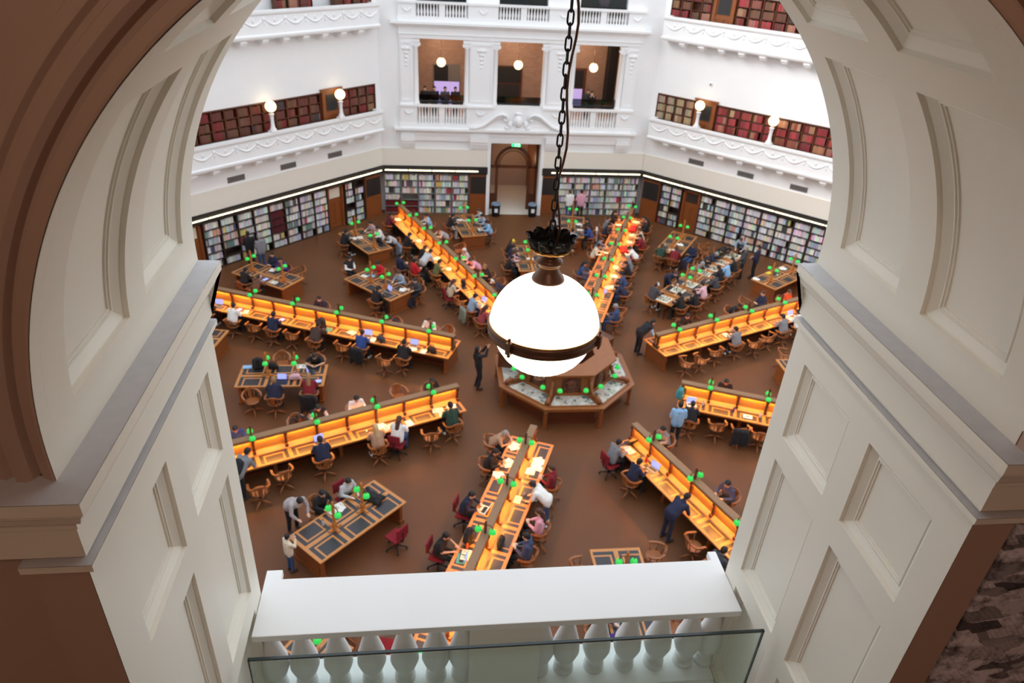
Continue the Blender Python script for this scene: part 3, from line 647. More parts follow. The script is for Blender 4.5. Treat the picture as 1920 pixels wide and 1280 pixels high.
ITEMS = """
laptop|-12.99|5.01|-23|grey|grey laptop with lit screen at the jamb end of the upper left glowing desk
tablet|-12.11|4.65|-23|navy|dark tablet standing before the white top on the upper left glowing desk
paper|-11.82|4.49|-23|white|white paper under the hands of the person in white at the upper left desk
tablet|-10.36|3.84|-23|blue|blue tablet beside the navy sitter at the upper left glowing desk
backpack|-8.77|3.16|-23|dkbrown|dark brown backpack lying on the upper left glowing desk
paper|-8.56|3.04|-23|teal|pale teal sheet beside the brown backpack on the upper left glowing desk
book|-7.63|2.84|-23|cream|open printed booklet alone on the upper left glowing desk
laptop|-7.03|2.55|-23|grey|silver laptop by the person in dark blue on the upper left glowing desk
paper|-6.8|2.31|-23|white|white sheet between laptop and dark bag on the upper left glowing desk
bag|-6.5|2.2|-23|dkgrey|dark grey bag slumped on the upper left glowing desk
laptop|-5.31|1.83|-23|grey|silver laptop nearest the inner end of the upper left glowing desk
paper|-5.36|1.64|-23|white|white sheets before the inner laptop on the upper left glowing desk
paper|-4.93|1.45|-23|white|white sheet nearest the inner end of the upper left glowing desk
bag|-4.63|1.42|-23|dkbrown|dark bag with tan lid at the inner end of the upper left glowing desk
book|-4.46|-2.17|22|white|open book nearest the spine at the inner end of the lower left desk
paper|-4.32|-2.35|22|white|white sheet before the bottle green sitter on the lower left desk
paper|-4.04|-1.85|112|white|white papers against the panel at the inner end of the lower left desk
book|-6.31|-2.29|-158|white|open white book behind the tan top on the lower left desk
book|-5.98|-3.0|22|white|open book between the tan top and the white top on the lower left desk
paper|-5.36|-2.8|22|white|white sheet beside the person on the red chair at the lower left desk
paper|-6.28|-2.93|22|white|white page held up before the tan top at the lower left desk
laptop|-7.97|-3.67|22|dkgrey|laptop hidden in front of the navy sitter on the lower left desk
mouse|-6.66|-3.16|22|white|small white mouse on the leather of the lower left desk
paper|-2.21|-4.06|-113|white|wide white papers at the inner end of the rail-side desk, unlit side
paper|-2.43|-4.84|-113|white|white sheets before the turquoise collar on the rail-side desk
paper|-2.78|-5.28|-113|white|white page below the turquoise collar on the rail-side desk
paper|-1.5|-4.79|67|white|folded white sheets by the plaid sitter on the rail-side desk
paper|-1.84|-5.24|67|white|large white page nearest the lit spine of the rail-side desk
paper|-1.6|-5.09|67|white|white page overlapping the large one on the rail-side desk
laptop|-3.28|-6.71|-113|white|silver laptop of the navy and blue hoodie on the rail-side desk
laptop|-3.97|-8.39|-113|teal|teal laptop of the person in black T-shirt on the rail-side desk
backpack|-3.75|-7.84|-113|black|black backpack lying on the unlit side of the rail-side desk
bag|-2.93|-7.97|67|black|black bag against the lit spine of the rail-side desk
case|-2.32|-6.39|67|cream|cream pencil case against the lit spine of the rail-side desk
bottle|-3.8|-8.04|-113|orange|orange bottle beside the teal laptop on the rail-side desk
book|-3.84|-8.28|-113|orange|orange notebook against the spine of the rail-side desk
mug|-2.12|-6.2|67|grey|grey cup in front of the white T-shirt on the rail-side desk
book|1.33|-4.38|-67|white|open white magazine on the lower right glowing desk
laptop|1.45|-4.03|-158|black|black laptop at the inner end of the lower right glowing desk
laptop|1.82|-5.29|-67|grey|grey laptop of the navy typist on the lower right glowing desk
bottle|1.72|-4.95|-67|red|small red bottle between two laptops on the lower right glowing desk
backpack|3.78|-1.69|-112|teal|teal backpack at the inner end of the short right glowing desk
laptop|4.06|-2.12|-22|white|white laptop with lilac screen on the short right glowing desk
case|5.74|-2.86|-22|white|white case with a dark slot on the short right glowing desk
bottle|4.44|-2.16|-22|ltgrey|clear bottle beside the laptop on the short right glowing desk
bottle|5.36|-2.55|-22|purple|purple bottle in the middle of the short right glowing desk
bottle|6.16|-2.88|-22|ltgrey|clear bottle near the jamb on the short right glowing desk
bag|7.32|2.66|23|tan|tan canvas bag beside the grey hoodie on the upper right glowing desk
laptop|10.4|3.94|23|white|white laptop with lilac screen on the upper right glowing desk
paper|10.19|3.82|23|cream|cream page before the white laptop on the upper right glowing desk
paper|6.97|2.46|23|white|white sheet before the lone grey hoodie on the upper right glowing desk
paper|5.27|13.94|-112|white|white sheet before the navy sitter on the crowded desk
book|6.27|14.35|68|white|open book at the lit wall end of the crowded desk
paper|6.43|14.24|68|white|white sheet nearest the table edge at the wall end of the crowded desk
coat|5.85|13.22|68|red|red coat heaped on the lit side of the crowded desk
paper|5.72|12.5|68|white|white papers beside the dark red sitter on the crowded desk
book|5.31|11.63|68|white|open white book in the middle of the crowded desk, lit side
paper|3.78|10.34|-112|white|white paper before the cream cardigan on the crowded desk
book|3.91|8.66|68|cream|cream open book on the lit middle of the crowded desk
paper|3.64|7.69|68|white|white paper before the denim sitter on the crowded desk
paper|3.04|6.56|68|cream|cream sheet against the spine at the globe end of the crowded desk
paper|3.28|6.6|68|white|white sheet beside the slumped navy sitter on the crowded desk
laptop|2.96|5.97|68|dkgrey|dark laptop at the globe end of the crowded desk
coat|4.74|10.55|68|red|bright red scarf bundle in the middle of the crowded desk
paper|-6.26|14.3|-68|white|white sheets at the wall end of the diagonal desk
book|-5.18|11.57|-68|white|open book before the person all in black on the diagonal desk
paper|-4.68|10.52|-68|cream|cream pages before the leaning brown head on the diagonal desk
paper|-4.39|9.59|-68|white|white page before the pale grey hoodie on the diagonal desk
paper|-3.87|8.45|-68|white|white pages before the olive shirt on the diagonal desk
bag|-3.23|6.91|-68|black|black bag before the beige top on the diagonal desk
laptop|-2.55|5.27|-68|ltgrey|pale laptop of the blue grey hoodie on the diagonal desk
paper|-2.51|4.9|-68|white|white page beside the pale laptop on the diagonal desk
bottle|-5.02|11.34|-68|pink|pink bottle beside the open book on the diagonal desk
paper|-7.14|-6.39|-135|white|white page before the black hoodie on the lower left table
book|-7.28|-6.53|-135|ltblue|small bright blue book before the black hoodie on the lower left table
bottle|-7.5|-7.07|-135|ltgrey|clear glass bottle beside the lamp foot on the lower left table
coat|-6.29|-6.13|135|black|black coat heaped on the end of the lower left table
case|-10.95|0.51|-180|ltblue|light blue folder on the corner of the left side table
backpack|-10.57|0.44|-180|black|black backpack standing on the left side table
bag|-10.08|0.41|-180|black|black bag beside the lamp on the left side table
laptop|-9.67|-0.37|0|navy|dark laptop with lilac edge on the left side table
laptop|-8.74|0.14|90|dkgrey|grey laptop before the bare arms on the left side table
bag|-9.23|-0.27|0|pinkpat|white and pink bag in the middle of the left side table
book|-9.17|0.53|-180|cream|cream book by the inner lamp of the left side table
tablet|-8.47|-0.39|90|navy|dark tablet at the end of the left side table
paper|-11.42|8.26|146|white|white sheet before the navy sweater at the table by the left shelves
tablet|-11.61|7.34|-34|purple|lilac tablet before the brown top at the table by the left shelves
book|-11.23|7.05|-34|tan|tan book on the corner of the table by the left shelves
paper|-7.5|7.7|-135|white|white sheet before the white sleeves on the inner upper left table
case|-7.18|7.7|135|ltblue|pale blue case beside the lamp on the inner upper left table
paper|-5.77|6.39|135|white|white sheet before the dark grey hoodie on the inner upper left table
laptop|-6.46|6.26|-45|grey|grey laptop before the black sitter on the inner upper left table
paper|-8.33|11.81|-56|white|white sheet before the black sitter at the panelled corner table
book|-8.01|11.92|-56|red|red book in the middle of the panelled corner table
bag|-7.05|11.3|124|black|black bag at the near end of the panelled corner table
paper|-3.1|14.38|-79|white|white sheet before the pale trousers at the doorway table
paper|-2.77|14.3|101|ltgrey|pale grey sheet by the lamp of the doorway table
book|-2.08|13.07|101|white|open book at the end of the doorway table
paper|0.01|9.57|90|white|white sheet showing behind the globe lamp on its table
paper|3.17|13.89|79|white|white sheet nearest the shelves on the table behind the chain
paper|3.05|13.15|79|white|white sheet nearest the black coat on the table behind the chain
case|2.18|13.13|-101|pink|pink folder on the table behind the chain
paper|7.86|11.32|56|white|white sheet beside the blazer sitter at the upper right table
bottle|7.01|11.17|-124|ltgreen|pale green bottle at the upper right table
book|7.24|10.69|-34|cream|cream book at the upper right table before the dark red sitter
case|11.12|8.08|-146|yellow|yellow folder on the table by the right cornice
paper|10.29|7.53|-146|white|white sheet on the near corner of the table by the right cornice
paper|12.05|8.63|-146|white|white papers at the far end of the table by the right cornice
mug|11.42|7.8|-146|ltgreen|pale green cup on the table by the right cornice
chess|5.35|5.56|-135|white|chess board at the end of the chess tables nearest the centre
chess|6.2|6.34|-135|white|chess board second from the centre end of the chess tables
chess|6.94|6.94|-135|cream|cream chess board between the two green lamps of the chess tables
chess|8.03|8.08|-45|white|chess board just past the second lamp of the chess tables
chess|8.66|8.67|-135|cream|chess board before the charcoal player in the chess row
chess|9.29|9.3|-135|white|chess board before the person in light blue in the chess row
chess|10.06|10.02|45|white|chess board second from the bookcase end of the chess row
chess|10.19|10.14|135|white|chess board at the bookcase end of the chess row
floorbag|-5.57|6.31|135|navy|dark navy backpack on the floor at the end of the inner upper left table
floorbag|-4.74|8.76|-68|black|black bag on the floor beside the olive shirt chair
hangcoat|5.37|-3.28|-22|black|long black coats hanging over a chair at the short right glowing desk
hangcoat|-8.69|-0.96|0|black|black coat hanging over the chair of the dark red sitter
hangcoat|-3.05|4.8|-68|greygreen|grey green coat hanging over the chair of the blue grey hoodie
hangcoat|3.66|13.41|79|white|white jacket hanging over the chair behind the blue sitter
hangcoat|-7.24|1.93|-23|black|black coat hanging over the chair of the person in dark blue
hangcoat|-5.81|11.18|-68|greyblue|grey blue coat hanging on a chair behind the diagonal desk sitters
bag|-4.5|-10.3|-113|red|red bag seen between the balusters on the rail-side desk
laptop|-0.36|-10.55|-90|grey|grey laptop seen between the right balusters on the bare table at the rail
"""
# ---------------------------------------------------------------- hall shell
XL, XR, XC, ZS, AR = -5.988, -2.345, -4.1665, 13.08, 1.8215   # the arch the camera looks through
YF, YN, YL, YR = -17.2, -18.93, -19.0, -18.945
b = MB(); b.prism([rot2(s * HW * (A + 0.8) / A, A + 0.8, 45 * k) for k in range(8) for s in (-1, 1)], -0.2, 0.0)
struct('floor', b, M['floor'], 'brown cork floor of the octagonal reading room', 'floor')
# far wall with the doorway and the loggia openings
DOOR = (-1.35, 1.35, -0.05, 4.02)
OP1 = [(-5.2, -2.8, 5.2, 9.08), (-1.2, 1.2, 5.95, 9.08), (2.8, 5.2, 5.2, 9.08)]
OP2 = [(-5.2, -2.8, 9.95, 14.2), (-1.2, 1.2, 9.95, 14.2), (2.8, 5.2, 9.95, 14.2)]
b = MB(); b.gridwall([-7.8, 7.8], [-0.05, 20], [DOOR, (-7.8, -1.5, -0.05, 2.3), (1.5, 7.8, -0.05, 2.3)] + OP1 + OP2, A, A + 0.55)
b.box(-7.42, -1.5, A + 0.46, A + 0.52, -0.05, 2.4); b.box(1.5, 7.42, A + 0.46, A + 0.52, -0.05, 2.4)
struct('wall_far', b, M['white'], 'white far wall of the hall with three tall loggia openings over a doorway', 'wall')
for k, nm in ((-45, 'left'), (45, 'right')):
    b = MB(); b.gridwall([-7.3, 7.3], [-0.05, 20], [(-7.3, 7.3, -0.05, 2.3), (-6.85, 6.85, 4.78, 6.9), (-6.85, 6.85, 9.73, 11.85)], A, A + 0.75)
    b.box(-7.42, 7.42, A + 0.46, A + 0.52, -0.05, 2.4); b.box(-6.9, 6.9, A + 0.46, A + 0.52, 4.7, 7.0); b.box(-6.9, 6.9, A + 0.46, A + 0.52, 9.65, 11.95)
    struct('wall_' + nm, b, M['white'], f'white {nm} wall of the hall behind the galleries and bookshelves', 'wall', R(-k))
for k, nm in ((-90, 'left_near'), (90, 'right_near'), (-135, 'left_rear'), (135, 'right_rear')):
    b = MB(); b.box(-7.3, 7.3, A, A + 0.5, -0.05, 20)
    struct('wall_' + nm, b, M['white'], f'plain white {nm.replace("_", " ")} wall of the octagonal hall', 'wall', R(-k))
# near wall with the arch
def arch_pts(r, n=96): return [(XC + r * math.cos(math.pi * i / n), ZS + r * math.sin(math.pi * i / n)) for i in range(n + 1)]
b = MB(); X0, X1, ZT, ZB = -9.2, 9.2, 20.0, 9.2
for y, fl in ((YF, 1), (YN, 0)):
    def q(pts):
        vs = [(p[0], y, p[1]) for p in pts]; b.add(vs, [tuple(range(len(vs)))], 1 - fl)
    q([(X0, -0.05), (XL, -0.05), (XL, ZS), (X0, ZS)]); q([(XR, -0.05), (X1, -0.05), (X1, ZS), (XR, ZS)]); q([(XL, -0.05), (XR, -0.05), (XR, ZB), (XL, ZB)])
    P = arch_pts(AR)
    for i in range(96):
        (xa, za), (xb, zb) = P[i], P[i + 1]; f = lambda i: (X1 + (X0 - X1) * i / 96, ZT)
        q([(xa, za), f(i), f(i + 1), (xb, zb)])
    q([(XR, ZS), (X1, ZS), (X1, ZT)]); q([(XL, ZS), (X0, ZT), (X0, ZS)])
b.add([(XL, YF, ZB), (XR, YF, ZB), (XR, YN, ZB), (XL, YN, ZB)], [(0, 1, 2, 3)])
struct('wall_near', b, [M['white'], M['dado']], 'thick near wall pierced by the round arch the view looks through', 'wall')

# panelled jambs and soffit: recessed moulded panels
RING = [(0, 0), (0.004, 0.022), (0.012, 0.022), (0.052, 0.046), (0.058, 0.040), (0.066, 0.040), (0.069, 0.048), (0.078, 0.048), (0.080, 0.056)]
def panelled(fn, us, vs, panels, name, label, nv=0, vscale=1.0):
    """fn(u, v, depth) -> point; us, vs grid lines; panels (u0, u1, v0, v1)."""
    b = MB(); V = []
    for i in range(len(vs) - 1):
        n = max(1, int(nv * (vs[i + 1] - vs[i]))) if nv else 1
        V += [vs[i] + (vs[i + 1] - vs[i]) * k / n for k in range(n)]
    V.append(vs[-1])
    for i in range(len(us) - 1):
        for j in range(len(V) - 1):
            cu = (us[i] + us[i + 1]) / 2; cv = (V[j] + V[j + 1]) / 2
            if any(p[0] < cu < p[1] and p[2] < cv < p[3] for p in panels): continue
            b.add([fn(us[i], V[j], 0), fn(us[i + 1], V[j], 0), fn(us[i + 1], V[j + 1], 0), fn(us[i], V[j + 1], 0)], [(0, 1, 2, 3)])
    for u0, u1, v0, v1 in panels:
        n = max(1, int(nv * (v1 - v0))) if nv else 1
        rings = []
        for ins, d in RING:
            iv = ins / vscale; a, c, e, f = u0 + ins, u1 - ins, v0 + iv, v1 - iv
            pts = [fn(a, e, d), fn(c, e, d)] + [fn(c, e + (f - e) * k / n, d) for k in range(1, n + 1)] + [fn(a, f, d)] + [fn(a, f - (f - e) * k / n, d) for k in range(1, n)]
            rings.append(pts)
        L = len(rings[0])
        for r0, r1 in zip(rings, rings[1:]):
            b.add(r0 + r1, [(k, (k + 1) % L, L + (k + 1) % L, L + k) for k in range(L)])
        ins, d = RING[-1]; iv = ins / vscale; a, c, e, f = u0 + ins, u1 - ins, v0 + iv, v1 - iv
        for k in range(n):
            b.add([fn(a, e + (f - e) * k / n, d), fn(c, e + (f - e) * k / n, d), fn(c, e + (f - e) * (k + 1) / n, d), fn(a, e + (f - e) * (k + 1) / n, d)], [(0, 1, 2, 3)])
    return struct(name, b, M['cream'], label, 'arch')
US = [YL, -18.755, -18.175, -17.965, -17.39, YF]
PU = [(-18.755, -18.175), (-17.965, -17.39)]
PV = [(9.3, 10.32), (10.51, 11.61), (11.81, 12.39)]
for sx, x, nm in ((-1, XL, 'left'), (1, XR, 'right')):
    panelled(lambda u, v, d: (x + sx * d, u, v), [YL if sx < 0 else YR] + US[1:], [9.2, 9.3, 10.32, 10.51, 11.61, 11.81, 12.39, ZS], [(a, c, e, f) for a, c in PU for e, f in PV], f'trim_{1 if sx < 0 else 2}', f'cream panelled {nm} jamb of the arch')
PA = [(3.4, 38.7), (45.0, 81.5), (98.5, 135.0), (141.3, 176.6)]
panelled(lambda u, v, d: (XC + (AR + d) * math.cos(R(v)), u, ZS + (AR + d) * math.sin(R(v))), US, [0] + [w for p in PA for w in p] + [180], [(a, c, e, f) for a, c in PU for e, f in PA], 'trim_3', 'cream panelled underside of the round arch', nv=0.8, vscale=AR * math.pi / 180)
# impost cornices with dusty tops
PROF = [(0.0, 12.66), (0.022, 12.66), (0.022, 12.80), (0.034, 12.81), (0.034, 12.835), (0.05, 12.85), (0.075, 12.875), (0.088, 12.91), (0.10, 12.925), (0.10, 12.94), (0.118, 12.95), (0.118, 13.0), (0.118, 13.004)]
FIL = [(0.0, 12.575), (0.03, 12.59), (0.042, 12.60), (0.042, 12.628), (0.042, 12.632)]
for nm, path, path2, i in (('left', [(-8.9, YL), (XL, YL), (XL, YF)], [(-6.2, YL), (XL, YL), (XL, YF)], 4), ('right', [(XR, YF), (XR, YR), (2.9, YR)], [(XR, YF), (XR, YR), (-2.13, YR)], 5)):
    b = MB(); b.sweep(path, PROF); b.sweep(path2, FIL)
    struct(f'trim_{i}', b, M['cream'], f'moulded impost cornice on the {nm} jamb of the arch', 'cornice')
    b = MB(); b.sweep(path, [(0.117, 13.005), (-0.03, 13.006), (-0.03, 12.99)]); b.sweep(path2, [(0.041, 12.633), (0.0, 12.634), (0.0, 12.62)])
    struct(f'trim_{i + 2}', b, M['sill'], f'dusty grey top ledge of the {nm} impost cornice', 'ledge')
# pilasters and archivolt on the corridor face
for sx, nm, i, x0, x1 in ((-1, 'left', 8, -6.19, XL - .003), (1, 'right', 9, XR + .003, -2.14)):
    b = MB(); b.box(x0, x1, YL if sx < 0 else YR, YN + 0.01, 9.2, 12.99)
    struct(f'trim_{i}', b, M['dado'], f'flat pilaster toned brown for dim light on the corridor face, {nm} of the arch', 'pilaster')
b = MB(); prof = [(0.004, 0.0), (0.004, 0.068), (0.012, 0.07), (0.048, 0.055), (0.052, 0.03), (0.066, 0.03), (0.078, 0.06), (0.10, 0.075), (0.128, 0.07), (0.134, 0.045), (0.15, 0.045), (0.165, 0.06), (0.20, 0.05), (0.212, 0.0)]
vs = []; n = 130; m = len(prof)
for i in range(n + 1):
    t = math.pi * min(max(i - 1, 0), n - 2) / (n - 2); zo = ZS - 13.004 if i in (0, n) else 0.0
    for r, d in prof: vs.append((XC + (AR + r) * math.cos(t), YN - d, ZS - zo + (AR + r) * math.sin(t)))
b.add(vs, [(i * m + k, i * m + k + 1, (i + 1) * m + k + 1, (i + 1) * m + k) for i in range(n) for k in range(m - 1)], 0, False)
struct('trim_10', b, M['dado'], 'moulded archivolt ring, toned brown for dim light, around the arch on the corridor side', 'archivolt')
b = MB(); b.box(-9.2, 3.2, -25.2, -25.0, 9.0, 18.8); struct('wall_back', b, M['dado'], 'dim brown back wall of the viewing corridor', 'wall')
b = MB(); b.box(-9.4, -9.2, -25.2, YN, 9.0, 18.8); struct('wall_corridor_left', b, M['dado'], 'dim brown end wall of the viewing corridor, left', 'wall')
b = MB(); b.box(3.2, 3.4, -25.2, YN, 9.0, 18.8); struct('wall_corridor_right', b, M['dado'], 'dim brown end wall of the viewing corridor, right', 'wall')
b = MB(); b.box(-9.4, 3.4, -25.2, YN, 18.6, 18.8); struct('ceiling', b, M['dado'], 'dim ceiling of the viewing corridor', 'ceiling')
b = MB(); b.box(-9.4, 3.4, -25.2, YN, 9.0, 9.2); struct('floor_corridor', b, M['dado'], 'floor of the viewing corridor', 'floor')
b = MB(); b.box(-2.13, 3.1, YN - 0.024, YN - 0.004, 9.3, 12.55)
tag(b.build('mural', M['mural']), 'grey old city panorama printed on the corridor wall right of the arch', 'mural')

# ---------------------------------------------------------------- balustrade and glass in the arch
bal = thing('balustrade', 'white stone balustrade across the foot of the arch with round-bellied balusters', 'balustrade', (XC, -17.33, 9.2))
def at(x, y=None): return (x - XC, (y + 17.33) if y is not None else 0)
hr = MB(); hr.prism([at(XL + .004, -17.58), at(XR - .004, -17.58), at(XR - .004, -16.98), at(XR - .075, -16.98), at(XR - .075, -17.07), at(XL + .125, -17.07), at(XL + .125, -16.98), at(XL + .004, -16.98)], 1.0, 1.06)
hr.prism([at(XL + .02, -17.54), at(XR - .02, -17.54), at(XR - .02, -17.11), at(XL + .02, -17.11)], 0.955, 1.0)
hr.build('handrail', M['white'], bal, bevel=0.006)
pl = MB(); pl.box(XL + .01 - XC, XR - .01 - XC, -0.24, 0.24, 0.0, 0.09); pl.box(XL + .02 - XC, XR - .02 - XC, -0.19, 0.19, 0.09, 0.13); pl.build('plinth', M['white'], bal)
pd = MB(); pd.box(-4.42 - XC, -3.875 - XC, -0.20, 0.20, 0.13, 0.955); pd.build('pedestal', M['cream'], bal, bevel=0.004)
BPROF = [(0.085, 0.0), (0.085, 0.05), (0.06, 0.06), (0.078, 0.085), (0.062, 0.11), (0.056, 0.13), (0.09, 0.17), (0.114, 0.25), (0.108, 0.34), (0.08, 0.45), (0.052, 0.56), (0.044, 0.64), (0.048, 0.69), (0.066, 0.71), (0.05, 0.73), (0.056, 0.755), (0.078, 0.77), (0.078, 0.826)]
bb = MB(); bb.lathe(BPROF, 24); BM = bb.mesh('baluster', M['white'])
for x in (-5.94, -5.71, -5.45, -5.19, -4.93, -4.68, -4.47, -3.83, -3.62, -3.36, -3.10, -2.84, -2.58, -2.40):
    link('baluster', BM, bal, (x - XC, 0, 0.13))
g = thing('glass_guard', 'clear green tinted glass panel standing before the stone balustrade', 'glass panel', (-4.155, -18.0, 9.2))
b = MB(); b.box(-1.715, 1.715, -0.009, 0.009, 0.004, 1.392); b.build('pane', M['glass'], g)
b = MB(); b.box(-1.718, 1.718, -0.0095, 0.0095, 1.388, 1.402); b.box(-1.722, -1.714, -0.0095, 0.0095, 0.004, 1.402); b.box(1.714, 1.722, -0.0095, 0.0095, 0.004, 1.402); b.build('polished_edge', M['glass_edge'], g)
b = MB(); b.box(-1.73, 1.73, -0.03, 0.03, 0.004, 0.07); b.build('channel', M['vent'], g)

# ---------------------------------------------------------------- bulkheads, galleries
bulk = MB()
for k in (-45, 45):
    b = MB(); b.box(-7.09, 7.09, A - 0.07, A + 0.02, 2.72, 3.64); struct('trim_%d' % (11 if k < 0 else 12), b, M['bulk'], f'cream bulkhead band above the {"left" if k < 0 else "right"} ground bookshelves', 'bulkhead', R(-k), bevel=0.004)
    b = MB(); b.box(-7.06, 7.06, A - 0.13, A + 0.02, 2.32, 2.72); struct('trim_%d' % (13 if k < 0 else 14), b, M['black'], f'black pelmet above the {"left" if k < 0 else "right"} ground bookshelves', 'pelmet', R(-k))
i = 15
for x0, x1, nm in ((-7.09, -1.5, 'left'), (1.5, 7.09, 'right')):
    b = MB(); b.box(x0, x1, A - 0.07, A + 0.02, 2.72, 3.64); struct(f'trim_{i}', b, M['bulk'], f'cream bulkhead band {nm} of the far doorway', 'bulkhead', bevel=0.004)
    b = MB(); b.box(x0, x1, A - 0.13, A + 0.02, 2.32, 2.72); struct(f'trim_{i + 1}', b, M['black'], f'black pelmet {nm} of the far doorway', 'pelmet'); i += 2
tb = MB(); tb.tube((-0.6, 0, 0), (0.6, 0, 0), 0.028, n=8); TUBE = tb.mesh('fluorescent_tube', M['tube'])
def tubes(k, xs, where):
    for x in xs:
        px, py = rot2(x, A - 0.16, k); o = link('strip_light', TUBE, None, (px, py, 2.49), R(-k))
        tag(o, f'slim warm strip light under the pelmet of the {where} bookshelves', 'strip light', f'strip lights of the {where} bookshelves')
tubes(-45, [-6.3 + 1.26 * j for j in range(11)], 'left'); tubes(45, [-6.3 + 1.26 * j for j in range(11)], 'right')
tubes(0, [-6.4, -5.14, -3.88, -2.62], 'far left'); tubes(0, [6.4, 5.14, 3.88, 2.62], 'far right')

def parapet(k, z0, i, nm):
    b = MB(); o = A - 0.53; zz = z0 - 4.65
    b.sweep([(-6.8, A), (-6.8, o), (6.8, o), (6.8, A)], [(-0.12, 4.60 + zz), (0.0, 4.60 + zz), (0.03, 4.63 + zz), (0.06, 4.70 + zz), (0.06, 4.76 + zz), (0.0, 4.80 + zz), (0.0, 5.52 + zz), (0.05, 5.56 + zz), (0.07, 5.62 + zz), (0.07, 5.70 + zz), (-0.20, 5.70 + zz), (-0.20, 4.60 + zz)])
    b.box(-6.7, 6.7, A - 0.50, A + 0.02, 4.64 + zz, 4.775 + zz)
    ob = struct(f'balcony_{nm}', b, M['white'], f'white gallery balcony front with swag reliefs on the {nm.replace("_", " ")} wall', 'balcony', R(-k))
    sw = MB()
    pts = [(-0.44 + 0.88 * j / 10, 0, -0.20 * math.sin(math.pi * j / 10)) for j in range(11)]
    sw.path(pts, [0.022 + 0.022 * math.sin(math.pi * j / 10) for j in range(11)], 6); SW = sw.mesh('swag', M['white'])
    ro = MB(); ro.ball((0, 0, 0), 0.085, 10, k=(1, 0.45, 1)); ro.tube((0, 0, -0.08), (0, 0, -0.26), 0.035, 0.012, 6); RO = ro.mesh('rosette', M['white'])
    lo = MB(); lo.ball((0, 0, 0), 0.07, 8, k=(0.8, 0.4, 1.4)); LO = lo.mesh('leaf_boss', M['white'])
    br = MB(); br.box(-0.15, 0.15, -0.51, 0.0, -0.10, 0.0); br.box(-0.12, 0.12, -0.42, 0.0, -0.20, -0.10); br.box(-0.10, 0.10, -0.25, 0.0, -0.27, -0.20); BR = br.mesh('bracket', M['white'])
    for j in range(13):
        x = -6.24 + 1.04 * j
        link('swag', SW, ob, (x, o - 0.005, 5.34 + zz)); link('leaf_boss', LO, ob, (x, o - 0.005, 5.33 + zz))
        if j < 12: link('rosette', RO, ob, (x + 0.52, o - 0.005, 5.38 + zz)); link('bracket', BR, ob, (x + 0.52, A - 0.0, 4.60 + zz))
    return ob
parapet(-45, 4.65, 0, 'left'); parapet(45, 4.65, 0, 'right'); parapet(-45, 9.60, 0, 'upper_left'); parapet(45, 9.60, 0, 'upper_right')
for k, nm in ((-45, 'left'), (45, 'right')):
    for j, t in enumerate((-1.46, 1.29, 4.04)):
        t = t * (1 if k < 0 else -1); px, py = rot2(t, A - 0.0, k); w = ('nearest the arch', 'in the middle', 'nearest the far corner')[j]
        v = thing('vent', f'grey slotted vent under the {nm} gallery, the one {w}', 'vent', (px, py, 3.80), R(-k), 'vents under the galleries')
        b = MB(); b.gridwall([-0.43, 0.43], [-.06, 0.20], [(-0.40, 0.40, -0.03, 0.17)], -0.02, 0.0); b.build('frame', M['vent'], v)
        b = MB()
        for q in range(10): b.box(-0.40, 0.40, -0.012, 0.0, -0.024 + q * 0.0195, -0.013 + q * 0.0195)
        b.box(-0.40, 0.40, -0.003, 0.0, -0.03, 0.17, 1); b.build('louver_slats', [M['vent'], M['black']], v)

# ---------------------------------------------------------------- far façade ornament
def fstruct(name, b, label, cat, mat='white', bevel=0): return struct(name, b, M[mat], label, cat, bevel=bevel)
CORN = lambda z, h, p: [(0, z), (p * .35, z + h * .15), (p * .45, z + h * .4), (p * .9, z + h * .55), (p, z + h * .6), (p, z + h), (0, z + h)]
for nm, z, p in (('lower', 4.52, 0.38), ('upper', 9.62, 0.42)):
    b = MB(); b.sweep([(-6.22, A), (-6.22, A - 0.16), (6.22, A - 0.16), (6.22, A)], CORN(z, 0.26, p - 0.16)); b.box(-6.22, 6.22, A - 0.16, A + 0.01, z, z + 0.26)
    fstruct(f'cornice_far_{nm}', b, f'white {nm} cornice of the far loggia bay', 'cornice')
b = MB(); b.box(-6.1, 6.1, A - 0.12, A + 0.01, 4.10, 4.52); b.box(-6.15, 6.15, A - 0.15, A + 0.01, 4.38, 4.44); fstruct('trim_19', b, 'white frieze under the lower loggia cornice', 'frieze')
b = MB(); b.box(-6.1, 6.1, A - 0.14, A + 0.01, 9.10, 9.62); b.box(-6.14, 6.14, A - 0.18, A + 0.01, 9.28, 9.33); fstruct('trim_20', b, 'white entablature over the loggia openings', 'entablature')
for j, x in enumerate((-5.75, -2.02, 2.02, 5.75)):
    b = MB(); w = 0.36 if abs(x) > 3 else 0.48
    for q, (za, zb, d) in enumerate(((4.1, 4.40, 0.30), (3.95, 4.1, 0.24), (3.82, 3.95, 0.17), (3.70, 3.82, 0.10))): b.box(x - w, x + w, A - d, A + 0.01, za, zb)
    fstruct(f'corbel_far_{"abcd"[j]}', b, f'white stepped corbel under the far loggia, {("first", "second", "third", "last")[j]} from the left', 'corbel')
